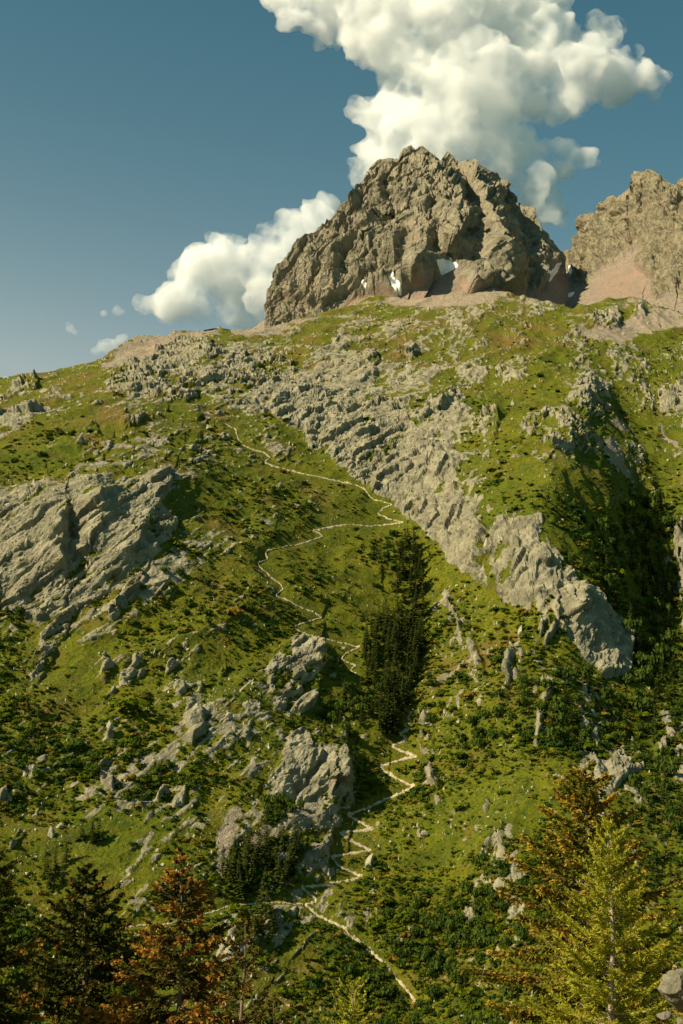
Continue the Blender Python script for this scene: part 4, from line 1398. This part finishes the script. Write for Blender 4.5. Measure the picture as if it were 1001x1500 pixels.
def conifer(name, top, Y, base_z, reach, needle, bark, seed, whorl=.34, per=6, droop=(-.30, .45), lift=.25, twig=.42, fill=1.0, blade=(.15, .042), tint=(.5, .6), zmin=.2, lean=0.0, hang=.35, bare=0.0, **props):
    """reach: list of (drop below the top in m, branch length in m)"""
    r = np.random.default_rng(seed)
    tp = at(np.array([top[0]]), np.array([top[1]]), np.array([Y]))[0]
    bx = tp[0] - lean
    by = tp[1]
    bz = near_z(bx, by) - .3 if base_z is None else base_z
    H = tp[2] - bz
    e = link(name, None, **props)
    e.location = (bx, by, bz)

    def axis(z):
        t = z / H
        return np.stack([lean * t ** 1.5 + .05 * np.sin(z * 1.3 + seed), .04 * np.sin(z * 1.7 + seed * 2), z], -1)
    zz = np.linspace(0, H, 26)
    ax = axis(zz)
    rad = 0.013 * H * (1 - zz / H) ** .8 + 0.008
    parts = []
    for k in range(25):
        parts.append(cone_tube(ax[k], ax[k + 1], rad[k], rad[k + 1], 8))
    tv, tf = merge(parts)
    link('trunk', new_mesh('trunk', tv, tf, bark), e)
    dr, rl = [q[0] for q in reach], [q[1] for q in reach]
    C, D, Wd, Tn, wood = [], [], [], [], []
    z = zmin * H
    while z < H - .06:
        below = H - z
        n = per if below > 1.2 else max(3, per - 2)
        off = r.uniform(0, 6.28)
        for k in range(n):
            if r.random() < bare:
                continue
            a = off + 6.283 * k / n + r.normal(0, .25)
            z0 = min(z + r.uniform(-.5, .5) * whorl, H - .03)
            L = np.interp(H - z0, dr, rl) * r.choice([r.uniform(.55, .95), r.uniform(.85, 1.2)])
            if L < .08:
                L = .08
            t = z0 / H
            sl = droop[0] + (droop[1] - droop[0]) * np.interp(H - z0, [0, 2.5, 6], [1, .45, 0]) + r.normal(0, .09)
            s_ = np.linspace(0, 1, 7)
            base = axis(np.array([z0]))[0]
            bend = r.normal(0, .18)
            aa = a + bend * s_
            pts = np.stack([base[0] + np.cos(aa) * L * s_, base[1] + np.sin(aa) * L * s_, base[2] + L * (sl * s_ + lift * s_ ** 2.2)], -1)
            r0 = .006 + .011 * L
            for q in range(6):
                wood.append(cone_tube(pts[q], pts[q + 1], r0 * (1 - q / 6.5), r0 * (1 - (q + 1) / 6.5), 4))
            nt = int(max(8, L / .027) * fill)
            st = r.uniform(.06 if L < 1 else .10, 1.0, nt) ** .85
            f = st * 6
            i0 = np.clip(f.astype(int), 0, 5)
            p0 = pts[i0] + (pts[i0 + 1] - pts[i0]) * (f - i0)[:, None]
            bd = pts[i0 + 1] - pts[i0]
            bd /= np.linalg.norm(bd, axis=1, keepdims=True)
            sd = np.where(r.random(nt) < .5, -1, 1)[:, None] * np.stack([-np.sin(aa[i0]), np.cos(aa[i0]), 0 * st], -1)
            td = bd * r.uniform(.5, 1.0, (nt, 1)) + sd * r.uniform(.25, 1.0, (nt, 1)) + np.stack([0 * st, 0 * st, r.normal(-hang * .6, .28, nt)], -1)
            td /= np.linalg.norm(td, axis=1, keepdims=True)
            tl = twig * L ** .55 * (1.05 - st * .7) * r.uniform(.5, 1.15, nt)
            tl = np.clip(tl, .08, .75)
            m = np.maximum(4, (tl / blade[0] * 2.6).astype(int))
            rep_ = np.repeat(np.arange(nt), m)
            sj = r.uniform(0, 1, len(rep_))
            c = p0[rep_] + td[rep_] * (tl[rep_] * sj)[:, None] + np.stack([0 * sj, 0 * sj, -hang * .25 * tl[rep_] * sj ** 2], -1) + r.normal(0, .012, (len(rep_), 3))
            d = td[rep_] + r.normal(0, .42, (len(rep_), 3))
            d /= np.linalg.norm(d, axis=1, keepdims=True)
            C.append(c)
            D.append(d)
            edge_ = np.clip(st[rep_] * .55 + sj * .35 + .1, 0, 1)
            Tn.append(edge_ + r.normal(0, .10, len(rep_)) + r.normal(0, .16))
        z += whorl * r.uniform(.7, 1.3) * (1.0 if H - z > 1.5 else .6)
    C, D, Tn = np.concatenate(C), np.concatenate(D), np.concatenate(Tn)
    n = len(C)
    side = np.cross(D, rnd_dir(n, r))
    side /= np.linalg.norm(side, axis=1, keepdims=True)
    ln = blade[0] * r.uniform(.6, 1.25, n)[:, None] * .5
    v, f = quads(C, D * ln, side * blade[1] * r.uniform(.7, 1.3, n)[:, None])
    patch = fbm((C + [seed, 0, 0]) / .9, 3)
    tn = np.clip(ss(tint[0], tint[0] + .35, Tn + patch * .8) * tint[1], 0, 1)
    me = new_mesh('crown', v, f, needle, smooth=False)
    a_ = me.attributes.new('tint', 'FLOAT', 'POINT')
    a_.data.foreach_set('value', np.repeat(tn, 4).astype(np.float32))
    link('crown', me, e)
    wv, wf = merge(wood)
    link('boughs', new_mesh('boughs', wv, wf, bark), e, kind='stuff')
    print(name, n, 'H', round(H, 1))
    return e


conifer('spruce_tree', (-18, 1205), 38, None, [(0, .1), (2, .95), (4, 1.7), (6, 2.2), (9, 2.5), (14, 2.7)], M_NEEDLE, M_BARK, 101, tint=(.84, .75), label='dark conifer with rust patches cut off by the left edge', category='tree', group='front conifers')
conifer('spruce_tree', (130, 1268), 45, None, [(0, .12), (1.2, 1.0), (2.6, 1.85), (4, 2.5), (6, 3.0), (9, 3.4), (14, 3.6)], M_NEEDLE, M_BARK, 102, tint=(.86, .65), fill=1.15, label='darkest broad conifer among the front trees on the left', category='tree', group='front conifers')
conifer('spruce_tree', (268, 1240), 40, None, [(0, .06), (.6, .26), (1.4, .75), (2.4, 1.25), (3.6, 1.9), (5, 2.6), (7, 3.0), (12, 3.2)], M_RUST, M_BARK, 103, whorl=.30, fill=1.05, tint=(.50, .9), lean=-.12, bare=.12, label='rusty orange conifer with a bare crooked tip', category='tree', group='front conifers')
conifer('spruce_tree', (358, 1338), 38, None, [(0, .05), (.8, .35), (1.8, .8), (3, 1.1), (5, 1.3), (9, 1.5)], M_RUST, M_BARK, 104, whorl=.34, fill=.5, per=5, droop=(.1, .9), lift=.35, tint=(.65, .6), bare=.25, label='thin sparse orange sapling beside the rusty conifer', category='tree', group='front conifers')
conifer('spruce_tree', (855, 1130), 46, None, [(0, .15), (.8, 1.0), (1.8, 1.5), (3.2, 2.25), (4.6, 3.0), (6, 3.7), (7.5, 4.1), (10, 4.3), (14, 4.3)], M_GOLD, M_BARK, 105, whorl=.33, fill=1.0, tint=(.64, .8), lean=.05, label='tallest dark conifer tipped with golden brown on the right', category='tree', group='front conifers')
conifer('larch_tree', (893, 1206), 36, None, [(0, .08), (.7, .5), (1.6, .85), (2.8, 1.25), (4, 1.7), (5.5, 2.1), (8, 2.3)], M_LARCH, M_PALEBARK, 106, whorl=.24, per=6, droop=(-.12, .75), lift=.34, twig=.38, fill=1.35, blade=(.17, .016), tint=(.6, .6), lean=.22, hang=.0, label='bright yellow-green larch with a pale visible trunk', category='tree', group='front conifers')
conifer('larch_tree', (516, 1438), 48, None, [(0, .08), (.6, .5), (1.5, .95), (3, 1.3), (6, 1.6)], M_LARCH, M_PALEBARK, 107, whorl=.28, per=5, droop=(-.05, .75), lift=.34, twig=.34, fill=.7, blade=(.14, .024), tint=(.6, .6), hang=0, label='tip of a small yellow-green larch at the bottom middle', category='tree', group='front conifers')
conifer('spruce_tree', (403, 1462), 42, None, [(0, .05), (.6, .3), (1.5, .6), (4, 1.0)], M_NEEDLE, M_BARK, 108, whorl=.3, per=4, fill=.5, droop=(.1, .9), tint=(.6, .8), bare=.3, label='dark twiggy sapling tip at the bottom edge left of the larch tip', category='tree', group='front conifers')


def place_near(name, u, v, Y, me, sc, rot, **props):
    o = link(name, me, **props)
    o.location = at(np.array([u]), np.array([v]), np.array([Y]))[0]
    o.scale = sc
    o.rotation_euler = rot
    return o


M_GREY = M_STONE.copy()
M_GREY.name = 'lichen_rock'
for nd in M_GREY.node_tree.nodes:
    if nd.type == 'MIX':
        for sk in (nd.inputs[6], nd.inputs[7]):
            if not sk.is_linked:
                sk.default_value = [c * .5 for c in sk.default_value[:3]] + [1]
nb1, nb2 = boulder_mesh('boulder', 143, .1, 4), boulder_mesh('boulder', 141, 0, 4)
for q_ in (nb1, nb2):
    q_.materials[0] = M_GREY
place_near('boulder', 996, 1448, 29.5, nb1, (.72, .6, .52), (.1, .55, .4), label='lichen-grey boulder by the larch at the bottom right corner', category='boulder')
place_near('boulder', 972, 1488, 28.0, nb2, (.22, .3, .14), (0, 0, 1), label='low stone in dry grass below the corner boulder', category='boulder')
# dry grass in the corner
ng_ = 14000
gx_, gy_ = rng.uniform(2, 14, ng_), rng.uniform(20, 33, ng_)
gb = np.stack([gx_, gy_, near_z(gx_, gy_) + .05], -1)
hh = rng.uniform(.2, .7, ng_)
ldir = np.stack([rng.normal(0, .3, ng_), rng.normal(0, .3, ng_), np.ones(ng_)], -1) * hh[:, None]
wd = np.stack([rng.uniform(.006, .014, ng_), rng.uniform(-.006, .006, ng_), np.zeros(ng_)], -1)
gv_, gf_ = quads(gb + ldir * .5, ldir * .5, wd)
link('dry_grass', new_mesh('dry_grass', gv_, gf_, leaf_material('straw', (0.30, 0.22, 0.075), (0.30, 0.22, 0.075), trans=.3), smooth=False), kind='stuff', label='straw-coloured dry grass in the bottom right corner')

# a summit far behind the left shoulder
q = np.array([[-70, 0], [-45, 22], [-20, 33], [-4, 52], [8, 44], [30, 28], [60, 12], [85, 0]], float)
vv, ff = [], []
cen = at(np.array([326.]), np.array([492.]), np.array([3200.]))[0]
for dy, sc_ in ((-60, .15), (-30, .75), (0, 1.0), (40, .7), (90, 0.0)):
    for x, z_ in q:
        vv.append(cen + [x * .55 + dy * .1, dy, z_ * sc_ * .62 - 6 + rng.normal(0, 1.2)])
far_me = new_mesh('distant_summit', np.array(vv), grid_faces(5, len(q))[:, ::-1], M_PEAK, smooth=False)
add_attr(far_me, 'cover', np.zeros((len(vv), 4)))
link('distant_summit', far_me, kind='structure', label='tiny grey summit peeping over the left shoulder')
print('front', time.time() - T0)


# ------------------------------------------------------------------ clouds
def cloud_material():
    b = MB('cloud')
    v = b.n('ShaderNodeVolumePrincipled'[10:])
    v.inputs['Color'].default_value = (.998, .998, .998, 1)
    pos = b.n('NewGeometry').outputs['Position']
    n = b.noise(pos, 1 / 170.0, 4, 0.62)
    b.l(b.math('MULTIPLY', b.ramp(n, 0.33, 0.70), CLOUD_DENSITY * 1.6), v.inputs['Density'])
    v.inputs['Anisotropy'].default_value = 0.0
    b.l(v.outputs[0], b.out.inputs['Volume'])
    b.m.cycles.volume_step_rate = 0.3
    return b.m


CLOUD_DENSITY = 0.014
M_CLOUD = cloud_material()
import bmesh


def cloud(blobs, Y, label, voxel, rough=1.0, seed=0):
    bm = bmesh.new()
    r = np.random.default_rng(seed)
    for u, v, rad in blobs:
        R_ = rad * Y / F_PX
        c = at(np.array([u]), np.array([v]), np.array([Y + r.uniform(-.5, .5) * R_]))[0]
        n0 = len(bm.verts)
        g = bmesh.ops.create_icosphere(bm, subdivisions=3, radius=R_)
        for vt in g['verts']:
            vt.co += Vector(c)
    me = bpy.data.meshes.new('cloud_raw')
    bm.to_mesh(me)
    bm.free()
    tmp = bpy.data.objects.new('cloud_raw', me)
    COL.objects.link(tmp)
    md_ = tmp.modifiers.new('r', 'REMESH')
    md_.mode = 'VOXEL'
    md_.voxel_size = voxel
    dg = bpy.context.evaluated_depsgraph_get()
    ev = tmp.evaluated_get(dg)
    out = bpy.data.meshes.new_from_object(ev)
    n = len(out.vertices)
    co = np.zeros(n * 3, np.float32)
    out.vertices.foreach_get('co', co)
    co = co.reshape(-1, 3)
    no = np.zeros(n * 3, np.float32)
    out.vertices.foreach_get('normal', no)
    no = no.reshape(-1, 3)
    k = Y / 6000.0
    d = -np.abs(gnoise(co / (210 * k))) * 130 + fbm(co / (95 * k), 4) * 75 - np.abs(gnoise(co / (55 * k) + 9)) * 55 + fbm(co / (30 * k) + 5, 2) * 28 + 50
    jit = np.stack([gnoise(co / (80 * k) + 3), gnoise(co / (80 * k) + 13), gnoise(co / (80 * k) + 23)], -1) * 26 * k * rough
    co = co + no * (d * k * rough)[:, None] + jit
    co[:, 1] = Y + (co[:, 1] - Y) * 0.75
    out.vertices.foreach_set('co', co.astype(np.float32).ravel())
    out.update()
    tmp.data = out
    md_.voxel_size = voxel * .8
    bpy.context.view_layer.update()
    out = bpy.data.meshes.new_from_object(tmp.evaluated_get(bpy.context.evaluated_depsgraph_get()))
    bpy.data.objects.remove(tmp)
    out.materials.clear()
    out.materials.append(M_CLOUD)
    out.update()
    print('cloud', n)
    return link('cloud', out, category='cloud', label=label, group='clouds')


BIG = [(405, 5, 22), (440, 5, 44), (425, 28, 20),  (500, 20, 55), (560, 30, 75), (640, 20, 95), (720, 20, 95), (790, 0, 50), (790, 60, 65), (850, 95, 55), (882, 45, 30), (900, 115, 45), (945, 118, 26), (978, 112, 13), (935, 72, 12),
       (620, 110, 75), (700, 120, 85), (780, 130, 55), (830, 145, 40), (590, 170, 50), (545, 172, 34), (650, 190, 75), (720, 200, 60), (560, 225, 40), (528, 252, 25), (600, 240, 55), (680, 260, 55), (740, 245, 42),
       (770, 268, 40), (800, 300, 28), (830, 238, 26), (858, 238, 17), (880, 240, 8), (760, 218, 36), (795, 245, 30), (785, 290, 30), (500, -60, 55), (600, -90, 95), (720, -90, 85), (810, 318, 16), (455, 45, 14), (480, 62, 13)]
LEFT = [(212, 450, 18), (245, 442, 32), (270, 412, 34), (300, 392, 40), (330, 370, 36), (350, 405, 48), (390, 362, 40), (430, 342, 40), (462, 322, 28), (480, 302, 17), (490, 290, 10), (400, 425, 52), (330, 442, 35),
        (285, 452, 25), (450, 400, 55), (500, 385, 55), (365, 450, 32)]
cloud(BIG, 6000, 'huge white cloud towering behind the main peak', 13, 1.0, 1)
cloud(LEFT, 5600, 'bright heaped cloud left of the main peak', 13, .75, 2)
cloud([(160, 508, 15), (140, 515, 10), (178, 498, 9), (150, 505, 10)], 5200, 'small puffy cloud just above the left shoulder', 7, .3, 3)
cloud([(104, 480, 8), (110, 486, 6), (100, 474, 5)], 5200, 'tiny ragged cloud in the blue left of the heaped cloud', 4, .18, 4)
cloud([(172, 456, 8), (180, 458, 5), (152, 459, 5)], 5200, 'tiny flat cloud touching the heaped cloud', 4, .18, 5)
cloud([(8, 557, 7), (20, 554, 5), (-8, 560, 8)], 5200, 'low scrap of cloud on the ridge at the left edge', 4, .18, 6)
print('clouds', time.time() - T0)
